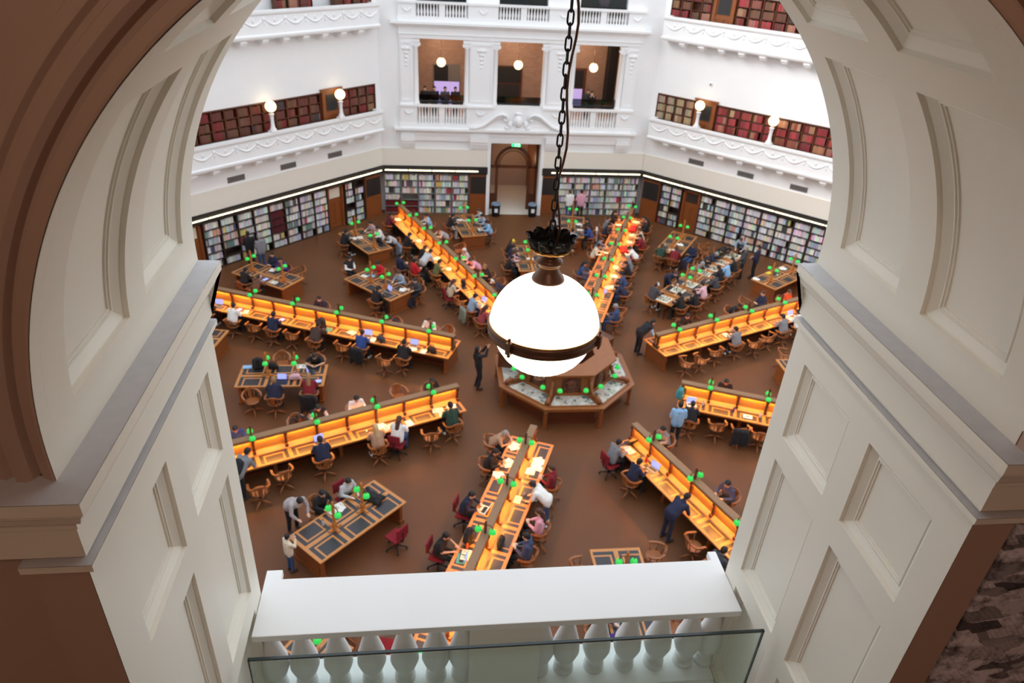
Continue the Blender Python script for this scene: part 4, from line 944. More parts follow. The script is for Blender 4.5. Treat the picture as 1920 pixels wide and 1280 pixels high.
for lev, zb, zt, nm in ((0, 4.78, 5.95, 'lower'), (1, 9.88, 10.78, 'upper')):
    b = MB()
    for x0, x1 in ((-6.1, -5.25), (-2.72, -1.26), (1.26, 2.72), (5.25, 6.1)):
        b.box(x0, x1, A - 0.20, A + 0.01, zb, zt - 0.10); b.box(x0 - .02, x1 + .02, A - 0.26, A + 0.01, zt - 0.10, zt)
        c = (x0 + x1) / 2; b.path([(c - 0.2, A - 0.21, zt - 0.3), (c - .1, A - 0.23, zt - 0.42), (c, A - 0.23, zt - 0.46), (c + .1, A - 0.23, zt - 0.42), (c + 0.2, A - 0.21, zt - 0.3)], 0.035, 6)
    b.box(-6.13, 6.13, A - 0.225, A + 0.02, zb - .004, zb + 0.224)
    if lev == 0: b.box(-1.27, 1.27, A - 0.16, A + 0.015, zb + .2, zt - .01)
    fstruct(f'trim_{21 + lev}', b, f'white pedestal course of the {nm} loggia balustrade', 'pedestal course')
    sets = [(-5.22, -2.75), (2.75, 5.22)] + ([(-1.23, 1.23)] if lev else [])
    fb = MB(); h = zt - 0.1 - (zb + 0.22); fb.lathe([(0.055, 0), (0.055, .06 * h), (0.035, .1 * h), (0.06, .3 * h), (0.05, .5 * h), (0.028, .8 * h), (0.05, .93 * h), (0.055, h)], 10); FB = fb.mesh('baluster', M['white'])
    for x0, x1 in sets:
        o = thing('balustrade', f'small white balustrade in the {nm} loggia, {"left" if x0 < -2 else "right" if x0 > 2 else "centre"} opening', 'balustrade', ((x0 + x1) / 2, A - 0.1, zb + 0.22), 0, 'far loggia balustrades')
        hw = (x1 - x0) / 2
        b = MB(); b.box(-hw, hw, -0.16, 0.1, h, h + 0.10); b.build('handrail', M['white'], o)
        b = MB(); b.box(-0.15, 0.15, -0.1, 0.1, 0, h); b.build('die', M['white'], o)
        for s in (-1, 1):
            for q in range(7): link('baluster', FB, o, (s * (0.24 + (hw - 0.34) * q / 6), 0, 0))
    for x0, x1 in ((-5.2, -2.8), (-1.2, 1.2), (2.8, 5.2)):
        o = thing('guard_glass', f'dark glass guard in the {"left" if x0 < -2 else "right" if x0 > 2 else "centre"} opening of the {nm} loggia', 'glass guard', ((x0 + x1) / 2, A + 0.3, zt), 0, 'loggia guards')
        b = MB(); b.box(-1.19, 1.19, -0.01, 0.01, 0, 0.42); b.build('pane', M['glass_dk'], o); b = MB(); b.box(-1.2, 1.2, -0.03, 0.03, -0.02, 0.05); b.build('rail', M['black'], o)
for j, (x0, x1) in enumerate(((-6.08, -5.42), (-2.6, -1.4), (1.4, 2.6), (5.42, 6.08))):
    b = MB(); b.box(x0, x1, A - 0.10, A + 0.01, 5.95, 9.1); b.gridwall([x0 + .06, x1 - .06], [6.1, 8.95], [(x0 + .12, x1 - .12, 6.2, 8.85)], A - 0.13, A - 0.10)
    c = (x0 + x1) / 2
    for q in range(5): b.ball((c, A - 0.12, 8.62 - q * 0.2), 0.10 - q * 0.014, 8, k=(1.5, 0.5, 1))
    for s in (-1, 1): b.ball((c + s * 0.16, A - 0.12, 8.62), 0.08, 8, k=(1, .5, 1))
    struct(f'pillar_far_{"abcd"[j]}', b, M['white'], f'white pier with a hanging ornament between loggia openings, {("first", "second", "third", "last")[j]} from the left', 'pier')
cm = MB(); cm.lathe([(0.17, 0), (0.17, 0.08), (0.14, 0.12), (0.15, 0.16), (0.125, 0.2), (0.125, 1.2), (0.105, 2.72), (0.13, 2.76)], 16)
cm.box(-0.2, 0.2, -0.16, 0.16, 2.98, 3.12)
for s in (-1, 1):
    cm.tube((s * 0.16, -0.16, 2.87), (s * 0.16, 0.14, 2.87), 0.085, n=10); cm.tube((s * 0.16, -0.175, 2.87), (s * 0.16, -0.16, 2.87), 0.04, n=8)
cm.box(-0.16, 0.16, -0.12, 0.12, 2.76, 2.98); CM = cm.mesh('ionic_column', M['white'])
for j, x in enumerate((-5.28, -2.72, -1.28, 1.28, 2.72, 5.28)):
    tag(link('ionic_column', CM, None, (x, A + 0.02, 5.95)), f'white Ionic column at a loggia opening edge, {("first", "second", "third", "fourth", "fifth", "last")[j]} from the left', 'column', 'loggia columns', 'structure')
b = MB()   # broken pediment and cartouche over the door
for s in (-1, 1):
    pts = [(2.55, 4.82), (2.2, 4.86), (1.8, 5.0), (1.45, 5.28), (1.15, 5.52), (0.85, 5.60), (0.62, 5.52), (0.55, 5.36), (0.66, 5.26), (0.76, 5.34)]
    b.path([(s * x, A - 0.30, z) for x, z in pts], [0.09, 0.10, 0.10, 0.10, 0.10, 0.09, 0.08, 0.07, 0.06, 0.05], 8); b.path([(s * x, A - 0.24, z - 0.13) for x, z in pts[:6]], 0.07, 8)
    b.ball((s * 0.42, A - 0.26, 5.05), 0.18, 10, k=(0.7, .5, 1.2)); b.ball((s * 0.52, A - 0.26, 4.9), 0.12, 10, k=(1.5, .5, 0.7))
b.ball((0, A - 0.26, 5.22), 0.30, 16, k=(0.8, .5, 1.15)); b.ball((0, A - 0.38, 5.22), 0.17, 14, k=(0.8, .5, 1.3)); b.ball((0, A - 0.26, 4.86), 0.14, 10, k=(1.4, .6, .8)); b.ball((0, A - 0.26, 5.62), 0.12, 10, k=(1.6, .6, .8))
struct('trim_23', b, M['white'], 'white broken pediment with a carved cartouche above the doorway', 'pediment')
b = MB(); b.gridwall([-1.55, 1.55], [0, 4.2], [(-1.36, 1.36, -0.01, 4.03)], A - 0.10, A + 0.02); struct('trim_24', b, M['white'], 'white stone surround of the far doorway', 'door surround')

# lobby behind the loggia and passage behind the door
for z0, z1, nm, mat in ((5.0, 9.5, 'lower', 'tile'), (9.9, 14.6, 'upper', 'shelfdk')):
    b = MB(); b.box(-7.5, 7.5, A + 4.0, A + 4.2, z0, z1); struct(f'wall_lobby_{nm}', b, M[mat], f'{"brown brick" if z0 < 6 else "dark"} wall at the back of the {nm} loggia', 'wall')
    b = MB(); b.box(-7.5, 7.5, A + 0.55, A + 4.0, z0 - 0.1, z0); struct(f'floor_lobby_{nm}', b, M['dado'], f'floor of the {nm} loggia', 'floor')
    b = MB(); b.box(-7.5, 7.5, A + 0.55, A + 4.2, z1, z1 + 0.1); struct(f'ceiling_lobby_{nm}', b, M['cream'], f'cream ceiling of the {nm} loggia', 'ceiling')
    for s in (-1, 1):
        b = MB(); b.box(s * 7.4 - .1, s * 7.4 + .1, A + 0.55, A + 4.2, z0, z1); struct(f'wall_lobby_{nm}_{"left" if s < 0 else "right"}', b, M[mat], f'{"left" if s < 0 else "right"} end wall of the {nm} loggia', 'wall')
b = MB(); b.box(5.35, 5.8, A + 3.2, A + 4.0, 5.0, 9.5); struct('pillar_lobby', b, M['black'], 'tall black column inside the loggia at its right end', 'column')
def panel(name, label, cat, x0, x1, z0, z1, parts):
    o = thing(name, label, cat, ((x0 + x1) / 2, A + 4.0, z0))
    for nm, fx0, fx1, fz0, fz1, mat, d in parts:
        W = x1 - x0; H = z1 - z0; b = MB(); b.box(-W / 2 + W * fx0, -W / 2 + W * fx1, -d, 0.0, H * fz0, H * fz1); b.build(nm, M[mat], o)
panel('display_board', 'tall lilac lit display board with a dark upper screen behind the left opening', 'display', -4.38, -2.9, 5.02, 7.22, [('frame', 0, 1, 0, 1, 'vent', 0.06), ('lit_panel', .03, .97, .02, .58, 'lilac', 0.08), ('screen', .03, .55, .6, .97, 'black', 0.08), ('poster', .58, .95, .6, .97, 'vent', 0.08)])
panel('display_case', 'dark glazed display case with a pale upper panel behind the centre opening', 'display case', -2.3, 0.6, 5.02, 7.25, [('case', .0, 1, 0, 1, 'wood_dk', 0.12), ('glass_shelf', .04, .96, .05, .56, 'louvre', 0.15), ('dark_door', .52, .97, .6, .98, 'black', 0.15), ('pale_panel', .2, .5, .6, .98, 'vent', 0.15)])
panel('display_board', 'narrow dark framed lilac board behind the right opening', 'display', 3.2, 4.28, 5.02, 7.25, [('frame', 0, 1, 0, 1, 'wood_dk', 0.08), ('lit_panel', .12, .85, .05, .5, 'lilac', 0.1), ('screen', .12, .85, .53, .95, 'black', 0.1)])
pg = MB(); pg.ball((0, 0, 0), 0.235, 20); PG = pg.mesh('globe', M['globe_s'])
for x in (-3.98, 0.12, 4.22):
    o = thing('pendant_lamp', f'warm round globe pendant hanging in the {"left" if x < -2 else "right" if x > 2 else "centre"} loggia opening', 'pendant lamp', (x, A + 2.0, 7.65), 0, 'loggia pendants')
    link('globe', PG, o); b = MB(); b.tube((0, 0, .23), (0, 0, 1.85), 0.012, n=6); b.build('stem', M['bronze'], o); b = MB(); b.lathe([(0.07, .2), (0.06, .26), (0.02, .3)], 12); b.build('gallery_cap', M['bronze'], o)
# passage
b = MB(); b.box(-1.45, -1.35, A + .5, A + 5, -.1, 4.1); b.box(1.35, 1.45, A + .5, A + 5, -.1, 4.1); b.box(-1.45, 1.45, A + .5, A + 5, 4.03, 4.13); struct('wall_passage', b, M['woodv'], 'wood lined passage behind the far doorway', 'wall')
b = MB(); b.box(-1.45, 1.45, A + 5, A + 5.1, -.1, 4.1); struct('wall_passage_end', b, M['dado'], 'dim wooden end wall of the far passage', 'wall')
b = MB(); b.box(-1.45, 1.45, A - 0.0, A + 5, -.2, 0.001); struct('floor_passage', b, M['bulk'], 'pale lit floor of the far passage', 'floor')
d = MB(); y = A + 0.9
for s in (-1, 1):
    d.box(s * 1.12 - .23, s * 1.12 + .23, y - .05, y + .05, 0, 0.9); d.box(s * 1.3 - .06, s * 1.3 + .06, y - .08, y + .08, 0, 4.02); d.box(s * 0.9 - .07, s * 0.9 + .07, y - .08, y + .08, 0, 2.5)
d.box(-1.35, 1.35, y - .08, y + .08, 2.40, 2.52)
d.path([(0.95 * math.cos(math.pi * j / 20), y, 2.5 + 1.05 * math.sin(math.pi * j / 20)) for j in range(21)], 0.09, 8)
d.path([(0.78 * math.cos(math.pi * j / 20), y, 2.5 + 0.86 * math.sin(math.pi * j / 20)) for j in range(21)], 0.03, 6)
struct('door_1', d, M['wood_dk'], 'dark wooden doorway frame with a round-arched fanlight in the far passage', 'door')
e = thing('exit_sign', 'small lit green exit sign hanging above the far doorway', 'exit sign', (0, A + 0.02, 3.84))
b = MB(); b.box(-.24, .24, 0, .05, 0, .17); b.build('case', M['exit'], e)
b = MB(); b.ball((-.02, -.004, .137), .016, 8, k=(1, .3, 1)); b.path([(-.025, -.004, .115), (-.04, -.004, .07), (0, -.004, .05), (-.01, -.004, .015)], .011, 6); b.path([(-.04, -.004, .07), (-.075, -.004, .05), (-.10, -.004, .05)], .010, 6); b.path([(.03, -.004, .085), (0, -.004, .10), (-.03, -.004, .11), (-.06, -.004, .085)], .008, 6); b.build('running_figure', M['exitw'], e)
b = MB(); b.gridwall([.08, .18], [.015, .15], [(.095, .165, -.01, .135)], -.006, 0); b.build('door_symbol', M['exitw'], e)
def bin_(x, label):
    o = thing('waste_bin', label, 'bin', (x, A - 0.22, 0)); b = MB(); b.lathe([(.19, 0), (.22, .03), (.25, .62), (.26, .64)], 20); b.build('bin_body', M['black'], o)
    b = MB(); b.lathe([(.265, .64), (.265, .70), (.24, .74), (.15, .76), (.15, .70)], 20); b.build('bin_lid', plain('blue_grey_lid', (120, 140, 160), .5), o)
    b = MB(); b.box(-.09, .09, -.262, -.235, .28, .50); b.build('sign_plate', M['white'], o)
bin_(-0.98, 'black round waste bin with pale lid at the left side of the doorway'); bin_(1.08, 'black round waste bin with pale lid at the right side of the doorway')
wl = thing('wall_lamp', 'small glowing wall lamp inside the far passage', 'wall lamp', (1.2, A + 3.2, 3.35)); b = MB(); b.ball((0, 0, 0), .12, 12); b.build('shade', M['globe_s'], wl); b = MB(); b.box(0.0, .15, -.03, .03, -.03, .03); b.build('arm', M['brass'], wl)
cm_ = thing('camera_dome', 'tiny dark security camera on the white wall above the right gallery', 'security camera', rot2(-4.02, A, 45) + (7.82,), R(-45)); b = MB(); b.box(-.07, .07, -.05, 0, -.07, .07); b.build('mount', M['white'], cm_); b = MB(); b.ball((0, -.07, 0), .04, 10); b.build('lens', M['black'], cm_)
# ---------------------------------------------------------------- bookshelves and books
BK = MB(); BK.box(-.5, .5, 0.06, 1.0, 0, 1, 0); BK.box(-.42, .42, 0.10, 1.005, 0.005, 1.004, 1)
BK.add([(-.5, .06, 0), (-.3, 0, 0), (.3, 0, 0), (.5, .06, 0), (-.5, .06, 1), (-.3, 0, 1), (.3, 0, 1), (.5, .06, 1)], [(0, 1, 5, 4), (1, 2, 6, 5), (2, 3, 7, 6), (0, 3, 2, 1), (4, 5, 6, 7)], 0)
BOOK = BK.mesh('book', [M['book'], M['pages']], merge=False)
MODERN = [((236, 234, 230), 10, 'white'), ((206, 208, 212), 9, 'pale grey'), ((222, 212, 196), 6, 'cream'), ((168, 178, 192), 3.5, 'blue grey'), ((84, 92, 112), 1.2, 'dark blue'), ((176, 66, 66), 1.4, 'red'), ((70, 68, 68), 1, 'black'), ((120, 146, 138), .7, 'green'), ((216, 168, 150), 1.6, 'salmon'), ((216, 194, 120), .7, 'yellow')]
REDS = [((160, 64, 64), 7, 'red'), ((136, 50, 52), 4, 'dark red'), ((172, 116, 92), 2.5, 'tan'), ((150, 86, 66), 2, 'brown'), ((196, 150, 116), .8, 'buff')]
BROWNS = [((104, 58, 46), 6, 'brown'), ((126, 40, 42), 4, 'dark red'), ((112, 74, 56), 4, 'russet'), ((140, 100, 74), .5, 'tan'), ((70, 58, 58), .6, 'black')]
BUFF = [((176, 152, 124), 8, 'buff'), ((150, 122, 98), 3, 'tan')]
def pick(pal):
    t = random.uniform(0, sum(p[1] for p in pal))
    for c, w, n in pal:
        t -= w
        if t <= 0: return c, n
    return pal[-1][0], pal[-1][2]
ORDS = 'first second third fourth fifth sixth seventh eighth ninth tenth eleventh twelfth'.split()
STUFF = {'book': MB(), 'bound_volume': MB()}
COUNT = {'book': 0, 'bound_volume': 0}
def fill(kind, k, x0, x1, yo, z, hmax, tmean, pal, single, label=None, group=None, full=0.95):
    x = x0 + 0.01; run = None; left = 0
    if random.random() > full: return
    lim = x1 - (0.0 if random.random() < 0.75 else random.uniform(0, 0.25) * (x1 - x0))
    while x < lim - tmean * 1.32:
        if left <= 0: run = pick(pal); left = random.choice((1, 1, 2, 3, 6)) if kind == 'book' else random.choice((2, 3, 4, 6))
        left -= 1
        t = tmean * random.uniform(0.75, 1.3); h = hmax * random.uniform(0.78, 0.98) if kind == 'book' else hmax * random.uniform(0.86, 0.96); d = 0.2 * random.uniform(.85, 1.1)
        c = tuple(max(0, min(255, q * random.uniform(.86, 1.1))) for q in run[0]); px, py = rot2(x + t / 2, yo + random.uniform(0, .012), k)
        if single and COUNT[kind] < 300:
            COUNT[kind] += 1
            o = link(kind, BOOK, None, (px, py, z), R(-k), lin(*c)); o.scale = (t * 0.96, d, h)
            tag(o, label.format(run[1]), 'book', group.format(run[1]))
        else:
            b = STUFF[kind]; b.col = lin(*c); w = t * .48
            P = [rot2(x + t / 2 + a, yo + e, k) for a, e in ((-w, .01), (-w * .5, 0), (w * .5, 0), (w, .01), (w, d), (-w, d))]; b.prism(P, z, z + h)
        x += t
def bookcase(k, x0, x1, yo, z0, rows, pitch, depth, label, mat, name='bookcase', mid=0, top=None):
    px, py = rot2((x0 + x1) / 2, yo, k); o = thing(name, label, 'bookcase', (px, py, z0), R(-k)); w = (x1 - x0) / 2 - .003; H = rows * pitch + 0.05
    b = MB(); b.box(-w, -w + .025, 0, depth, 0, H); b.box(w - .025, w, 0, depth, 0, H); b.box(-w, w, depth - .02, depth, 0, H); b.box(-w, w, 0, depth, H - .03, H); b.box(-w, w, 0.02, depth, 0, .05)
    if top: b.box(-w, w, -0.03, depth, H, H + top)
    for q in range(mid): xm = -w + 2 * w * (q + 1) / (mid + 1); b.box(xm - .012, xm + .012, 0.0, depth, 0, H)
    b.build('carcass', M[mat], o)
    sb = MB(); sb.box(-w + .02, w - .02, 0.0, depth, -.02, 0.0); S = sb.mesh('shelf', M[mat])
    for r in range(rows): link('shelf', S, o, (0, 0, 0.05 + r * pitch))
    return o
WHERE = {-45: 'left wall', 45: 'right wall', 0: 'far wall'}
def ground_run(k, x0, x1, n, where):
    w = (x1 - x0) / n
    for j in range(n):
        a, c = x0 + w * j, x0 + w * (j + 1)
        bookcase(k, a, c, A - 0.02, 0.0, 6, 0.37, 0.42, f'paperback bookcase on the {where}, {ORDS[j]} from its left end', 'shelfgr' if k == 0 else 'shelfdk')
        single = (k == -45 and where.endswith('long run') and a < -1.6) or (k == 45 and where.endswith('long run') and a > 1.6)
        for r in range(6):
            pal = MODERN
            if k == -45 and where.endswith('long run') and j == 4 and r in (2, 3, 4): pal = [((96, 30, 36), 1, 'maroon')]
            if k == 0 and a < -6 and r in (0, 1): pal = [((110, 28, 38), 1, 'maroon')]
            if k == 45 and where.endswith('long run') and j == 6: pal = MODERN[:2]
            fill('book', k, a + .03, c - .03, A + 0.03, 0.052 + r * .37, .32, .062 if single else .045, pal, single, f'{{}} book on the {ORDS[r]} shelf up, {ORDS[j]} bookcase of the {where}', f'{{}} books, shelf {ORDS[r]}, case {ORDS[j]}, {where}', .96)
for k in (-45, 45):
    nm = 'left' if k < 0 else 'right'
    ground_run(k, -3.4, 3.4, 8, f'{nm} wall long run')
    ground_run(k, -5.78, -4.52, 2, f'{nm} wall left short run'); ground_run(k, 4.52, 5.78, 2, f'{nm} wall right short run')
ground_run(0, -7.08, -2.5, 5, 'far wall left of the doorway'); ground_run(0, 2.5, 7.08, 5, 'far wall right of the doorway')
def cabinet(k, x0, x1, label):
    px, py = rot2((x0 + x1) / 2, A - 0.02, k); o = thing('panel_cabinet', label, 'cabinet', (px, py, 0), R(-k)); w = (x1 - x0) / 2
    b = MB(); b.box(-w, w, 0, .14 if k else .42, 0, 2.27); b.box(-w, w, -.02, 0, 1.10, 1.18); b.box(-w, w, -.03, 0, 2.17, 2.25); b.build('body', M['woodv'], o)
    b = MB()
    for q in range(16): b.box(-w + .06, w - .06, -.02, 0.0, 1.2 + q * .06, 1.235 + q * .06)
    b.box(-w + .05, w - .05, -.006, 0, 1.19, 2.16); b.build('louver_slats', M['louvre'], o)
    b = MB(); b.gridwall([-w + .06, w - .06], [.1, 1.06], [(-w + .16, w - .16, .2, .96)], -.015, 0); b.build('door', M['woodv'], o)
for k, sides in ((-45, (-1, 1)), (45, (-1, 1))):
    nm = WHERE[k]
    for s in sides:
        a, c = sorted((s * 5.85, s * 6.93)); cabinet(k, a, c, f'oak cabinet with black louvre top at the {"left" if s < 0 else "right"} corner of the {nm}')
        a, c = sorted((s * 3.45, s * 4.47)); px, py = rot2((a + c) / 2, A + 0.2, k)
        b = MB(); w = (c - a) / 2; b.box(-w, w, 0, .2, 0, 2.3); b.box(-w, -w + .12, -.1, 0, 0, 2.3); b.box(w - .12, w, -.1, 0, 0, 2.3); b.box(-w, w, -.1, 0, 2.15, 2.3)
        b.gridwall([-w + .12, w - .12], [.02, 1.5], [(-w + .2, -.04, .15, 1.35), (.04, w - .2, .15, 1.35)], -.03, 0.0); b.box(-w + .18, w - .18, -.012, 0, 1.6, 2.1, 1)
        struct(f'door_{2 + (k > 0) * 2 + (s > 0)}', b, [M['woodv'], M['louvre'] if k > 0 else M['pages']], f'panelled oak door in the bookshelves of the {nm}, towards its {"left" if s < 0 else "right"} end', 'door', R(-k), (px, py, 0))
for s in (-1, 1):
    a, c = sorted((s * 1.52, s * 2.46)); cabinet(0, a, c, f'oak cabinet with black louvre top {"left" if s < 0 else "right"} of the far doorway')
# galleries
GB = A - 0.01
def gallery(k, lev):
    z = 4.78 + 4.95 * lev; nm = ('left' if k < 0 else 'right'); up = ('upper ' if lev else '') + nm + ' gallery'
    runs = [(-3.44, 3.44, 11, 'middle'), (-6.83, -4.68, 4, 'left end'), (4.68, 6.83, 4, 'right end')]
    for x0, x1, n, rn in runs:
        w = (x1 - x0) / n
        for j in range(n):
            a, c = x0 + w * j, x0 + w * (j + 1)
            if lev and not ((k > 0 and c < 1.2) or (k < 0 and a > 1.0)): continue
            bookcase(k, a, c, GB, z, 5, 0.41, 0.33, f'dark bookcase of bound volumes, {ORDS[j]} of the {rn} run in the {up}', 'wood_dk', 'gallery_bookcase', 0, 0.04)
            if True:
                xa, xc = a, c
                for r in range(5):
                    pal = BROWNS if k < 0 else (BUFF if rn == 'left end' and not lev else REDS)
                    if lev: pal = REDS + BROWNS
                    fill('bound_volume', k, xa + .03, xc - .03, GB + 0.03, z + .052 + r * .41, .36, .075, pal, r >= 2 and not lev and k > 0, f'{{}} bound volume, {ORDS[r]} shelf up, {ORDS[j]} case, {rn} of the {up}', f'{{}} volumes {ORDS[r]} shelf {ORDS[j]} case {rn} {up}', .99)
    for s in (-1, 1):
        if lev and ((k < 0 and s < 0) or (k > 0 and s > 0)): continue
        if lev: 
            if k < 0: continue
        a, c = sorted((s * 3.50, s * 4.61)); px, py = rot2((a + c) / 2, GB - 0.02, k); w = (c - a) / 2
        b = MB(); b.box(-w, w, 0, .36, 0, 2.2); b.box(-w - .08, w + .08, -.1, .36, 2.2, 2.28); b.box(-w - .04, w + .04, -.05, .36, 2.12, 2.2); b.box(-w, -w + .16, -.06, 0, 0, 2.12); b.box(w - .16, w, -.06, 0, 0, 2.12)
        b.gridwall([-w + .16, w - .16], [0.02, 1.15], [(-w + .24, -.05, .12, 1.05), (.05, w - .24, .12, 1.05)], -.03, 0); b.box(-w + .24, w - .24, -.02, 0, 1.25, 2.0, 1)
        struct(f'door_{6 + (k > 0) + 2 * lev + 4 * (s > 0)}', b, [M['woodv'], M['louvre']], f'oak gallery door with dark glazing in the {up}, its {"left" if s < 0 else "right"} end', 'door', R(-k), (px, py, z))
gallery(-45, 0); gallery(45, 0); gallery(45, 1); gallery(-45, 1)
# gallery lamp posts
lp = MB(); lp.box(-.17, .17, -.17, .17, 0, .06); lp.lathe([(.15, .06), (.16, .10), (.10, .20), (.085, .32), (.075, .55), (.09, .62), (.085, .72), (.12, .76), (.12, .80), (.06, .83), (.07, .87)], 16); LP = lp.mesh('post', M['white'])
lg = MB(); lg.ball((0, 0, 1.11), .24, 20); LG = lg.mesh('globe', M['globe_s'])
lc = MB(); lc.lathe([(.09, .86), (.10, .88), (.05, .9)], 12); LC = lc.mesh('collar', M['bronze'])
def gallery_lamp(k, t, label):
    px, py = rot2(t, A - .45, k); o = thing('gallery_lamp', label, 'lamp', (px, py, 5.70), R(-k), 'gallery globe lamps'); link('post', LP, o); link('globe', LG, o); link('collar', LC, o)
gallery_lamp(-45, .42, 'glowing globe on a white post on the left gallery, in the middle of the books'); gallery_lamp(-45, 4.25, 'glowing globe on a white post on the left gallery, before the oak door')
gallery_lamp(45, -.36, 'glowing globe post on the right gallery, in the middle of the red books'); gallery_lamp(45, -4.2, 'glowing globe on a white post on the right gallery, before the oak door')
for kd, nm, lb in (('book', 'books', 'the remaining paperbacks and hardbacks filling the ground bookcases'), ('bound_volume', 'volumes', 'the remaining leather bound volumes filling the gallery bookcases')):
    b = STUFF[kd]; tag(b.build('shelved_' + nm, M['spines'], merge=False), lb, 'books', None, 'stuff')

# ---------------------------------------------------------------- reading desks
DN = dict(A='upper left glowing desk', B='lower left glowing desk', C='rail-side desk', D='lower right glowing desk', E='short right glowing desk', F='upper right glowing desk', G='crowded desk', H='diagonal desk')
RAD = dict(A=-67.5, B=-112.5, C=-157.5, D=157.5, E=112.5, F=67.5, G=22.5, H=-22.5)
DLAB = dict(A='long double reading desk with glowing amber panels at upper left, running under the cornice', B='long double reading desk with glowing amber panels at lower left', C='long double reading desk running from the octagon to the white rail', D='long double reading desk with amber panels slanting at lower right', E='double reading desk with amber panels cut short by the right jamb', F='long double reading desk with amber panels at upper right', G='crowded long reading desk behind the globe lamp', H='long diagonal reading desk from the globe to the left corner bookshelves')
YH = 6.05
d = {}
b = MB(); b.box(-.68, .68, -YH, YH, .725, .76); b.box(-.66, .66, -YH + .02, YH - .02, .69, .725); d['desktop'] = b.mesh('desktop', M['desktop'], bevel=.006)
b = MB(); b.box(-.03, .03, -YH + .03, YH + .02, .76, 1.30); d['spine_panel'] = b.mesh('spine_panel', M['lit_oak'])
b = MB(); b.box(-.11, .11, -YH + .0, YH + .03, 1.315, 1.36); b.box(-.085, .085, -YH + .01, YH + .02, 1.285, 1.315); b.box(-.11, -.095, -YH, YH + .03, 1.255, 1.318); b.box(.095, .11, -YH, YH + .03, 1.255, 1.318); d['spine_cap'] = b.mesh('spine_cap', M['cap'], bevel=.006)
b = MB(); b.prism([(0, 0), (.15, 0), (.15, .025), (.03, .11), (0, .11)], -YH + .04, YH - .04); LED = b
for i, (x, y, z) in enumerate(b.v): b.v[i] = (x + .03, z, y + .76)
d['ledge'] = b.mesh('ledge', M['lit_oak'])
b = MB(); b.box(-.012, .012, -YH + .08, YH - .08, -.012, 0); d['light_strip'] = b.mesh('light_strip', M['strip'])
b = MB(); b.box(-.10, .10, -.035, .035, .76, 1.30); b.box(-.125, .125, -.05, .05, 1.20, 1.29); b.box(-.16, .16, -.045, .045, .76, .90); d['bracket'] = b.mesh('bracket', M['wood_dk'], bevel=.004)
b = MB(); b.box(-.34, .34, -.05, .05, 0.0, .69); b.box(-.36, .36, -.07, .07, 0, .10); b.box(-.28, .28, -.06, .06, .16, .6); d['inner_pedestal'] = b.mesh('pedestal', M['woodv'])
b = MB(); b.box(-.58, .58, -.05, .05, 0.0, .69); b.box(-.62, .62, -.07, .07, 0, .10); b.box(-.48, .48, -.06, .06, .16, .6); d['pedestal'] = b.mesh('pedestal', M['woodv'])
b = MB(); b.box(-.02, .02, -YH + .1, YH - .1, .12, .69); d['modesty_panel'] = b.mesh('modesty_panel', M['wood_dk'])
b = MB(); b.box(-.10, .10, -YH + .1, YH - .1, 0, .12); d['plinth'] = b.mesh('plinth', M['wood_dk'])
lm = {}
def shade_mesh():
    b = MB(); b.lathe([(.018, .085), (.03, .082), (.06, .066), (.08, .038), (.09, .0), (.092, -.035), (.088, -.035), (.085, 0), (.07, .035), (.03, .07)], 16); return b.mesh('lamp_shade', M['green'])
lm['shade'] = shade_mesh()
for nm, h, zs in (('spine', .34, .08), ('table', .88, .60)):
    b = MB(); b.box(-.03, .03, -.03, .03, 0, h); b.ball((0, 0, h + .03), .035, 8)
    if nm == 'table': b.box(-.05, .05, -.05, .05, 0, .22)
    lm[nm + '_post'] = b.mesh('post', M['wood_dk'] if nm == 'spine' else M['wood'], bevel=.004)
    b = MB(); b.path([(-.185, 0, zs + .085), (-.185, 0, zs + .14), (-.13, 0, zs + .2), (0, 0, zs + .19), (.13, 0, zs + .2), (.185, 0, zs + .14), (.185, 0, zs + .085)], .014, 8); lm[nm + '_arm'] = b.mesh('arm', M['brass'])
b = MB(); b.box(-.20, .20, -.035, .035, 0, .045); b.box(-.035, .035, -.20, .20, 0, .045); lm['foot'] = b.mesh('foot', M['wood'], bevel=.006)
def desk_lamp(kind, x, y, z, rz, label, group):
    o = thing('desk_lamp', label, 'lamp', (x, y, z), rz, group); link('post', lm[kind + '_post'], o); link('arm', lm[kind + '_arm'], o)
    if kind == 'table': link('foot', lm['foot'], o)
    zs = .08 if kind == 'spine' else .60
    for s in (-1, 1): link('lamp_shade', lm['shade'], o, (s * .185, 0, zs))
for key, ang in RAD.items():
    px, py = rot2(0, 10.15, ang); o = thing('reading_desk', DLAB[key], 'desk', (px, py, 0), R(-ang), 'radial reading desks')
    for n in ('desktop', 'spine_panel', 'spine_cap', 'modesty_panel', 'plinth'): link(n, d[n], o)
    link('ledge', d['ledge'], o); link('ledge', d['ledge'], o, (0, 0, 0), R(180))
    for s in (-1, 1): link('light_strip', d['light_strip'], o, (s * .062, 0, 1.284))
    for j in range(14): link('bracket', d['bracket'], o, (0, min(-YH + .07 + .925 * j, YH - .06), 0))
    for j in range(7): link('pedestal', d['pedestal' if j in (0, 6) else 'inner_pedestal'], o, (0, -YH + .15 + (2 * YH - .3) * j / 6, 0))
    for j, r in enumerate((5.05, 6.92, 8.78, 10.64, 12.5, 14.32, 16.1)):
        px, py = rot2(0, r, ang); desk_lamp('spine', px, py, 1.36, R(-ang), f'double green lamp, {ORDS[j]} from the octagon on the spine of the {DN[key]}', 'green spine lamps')
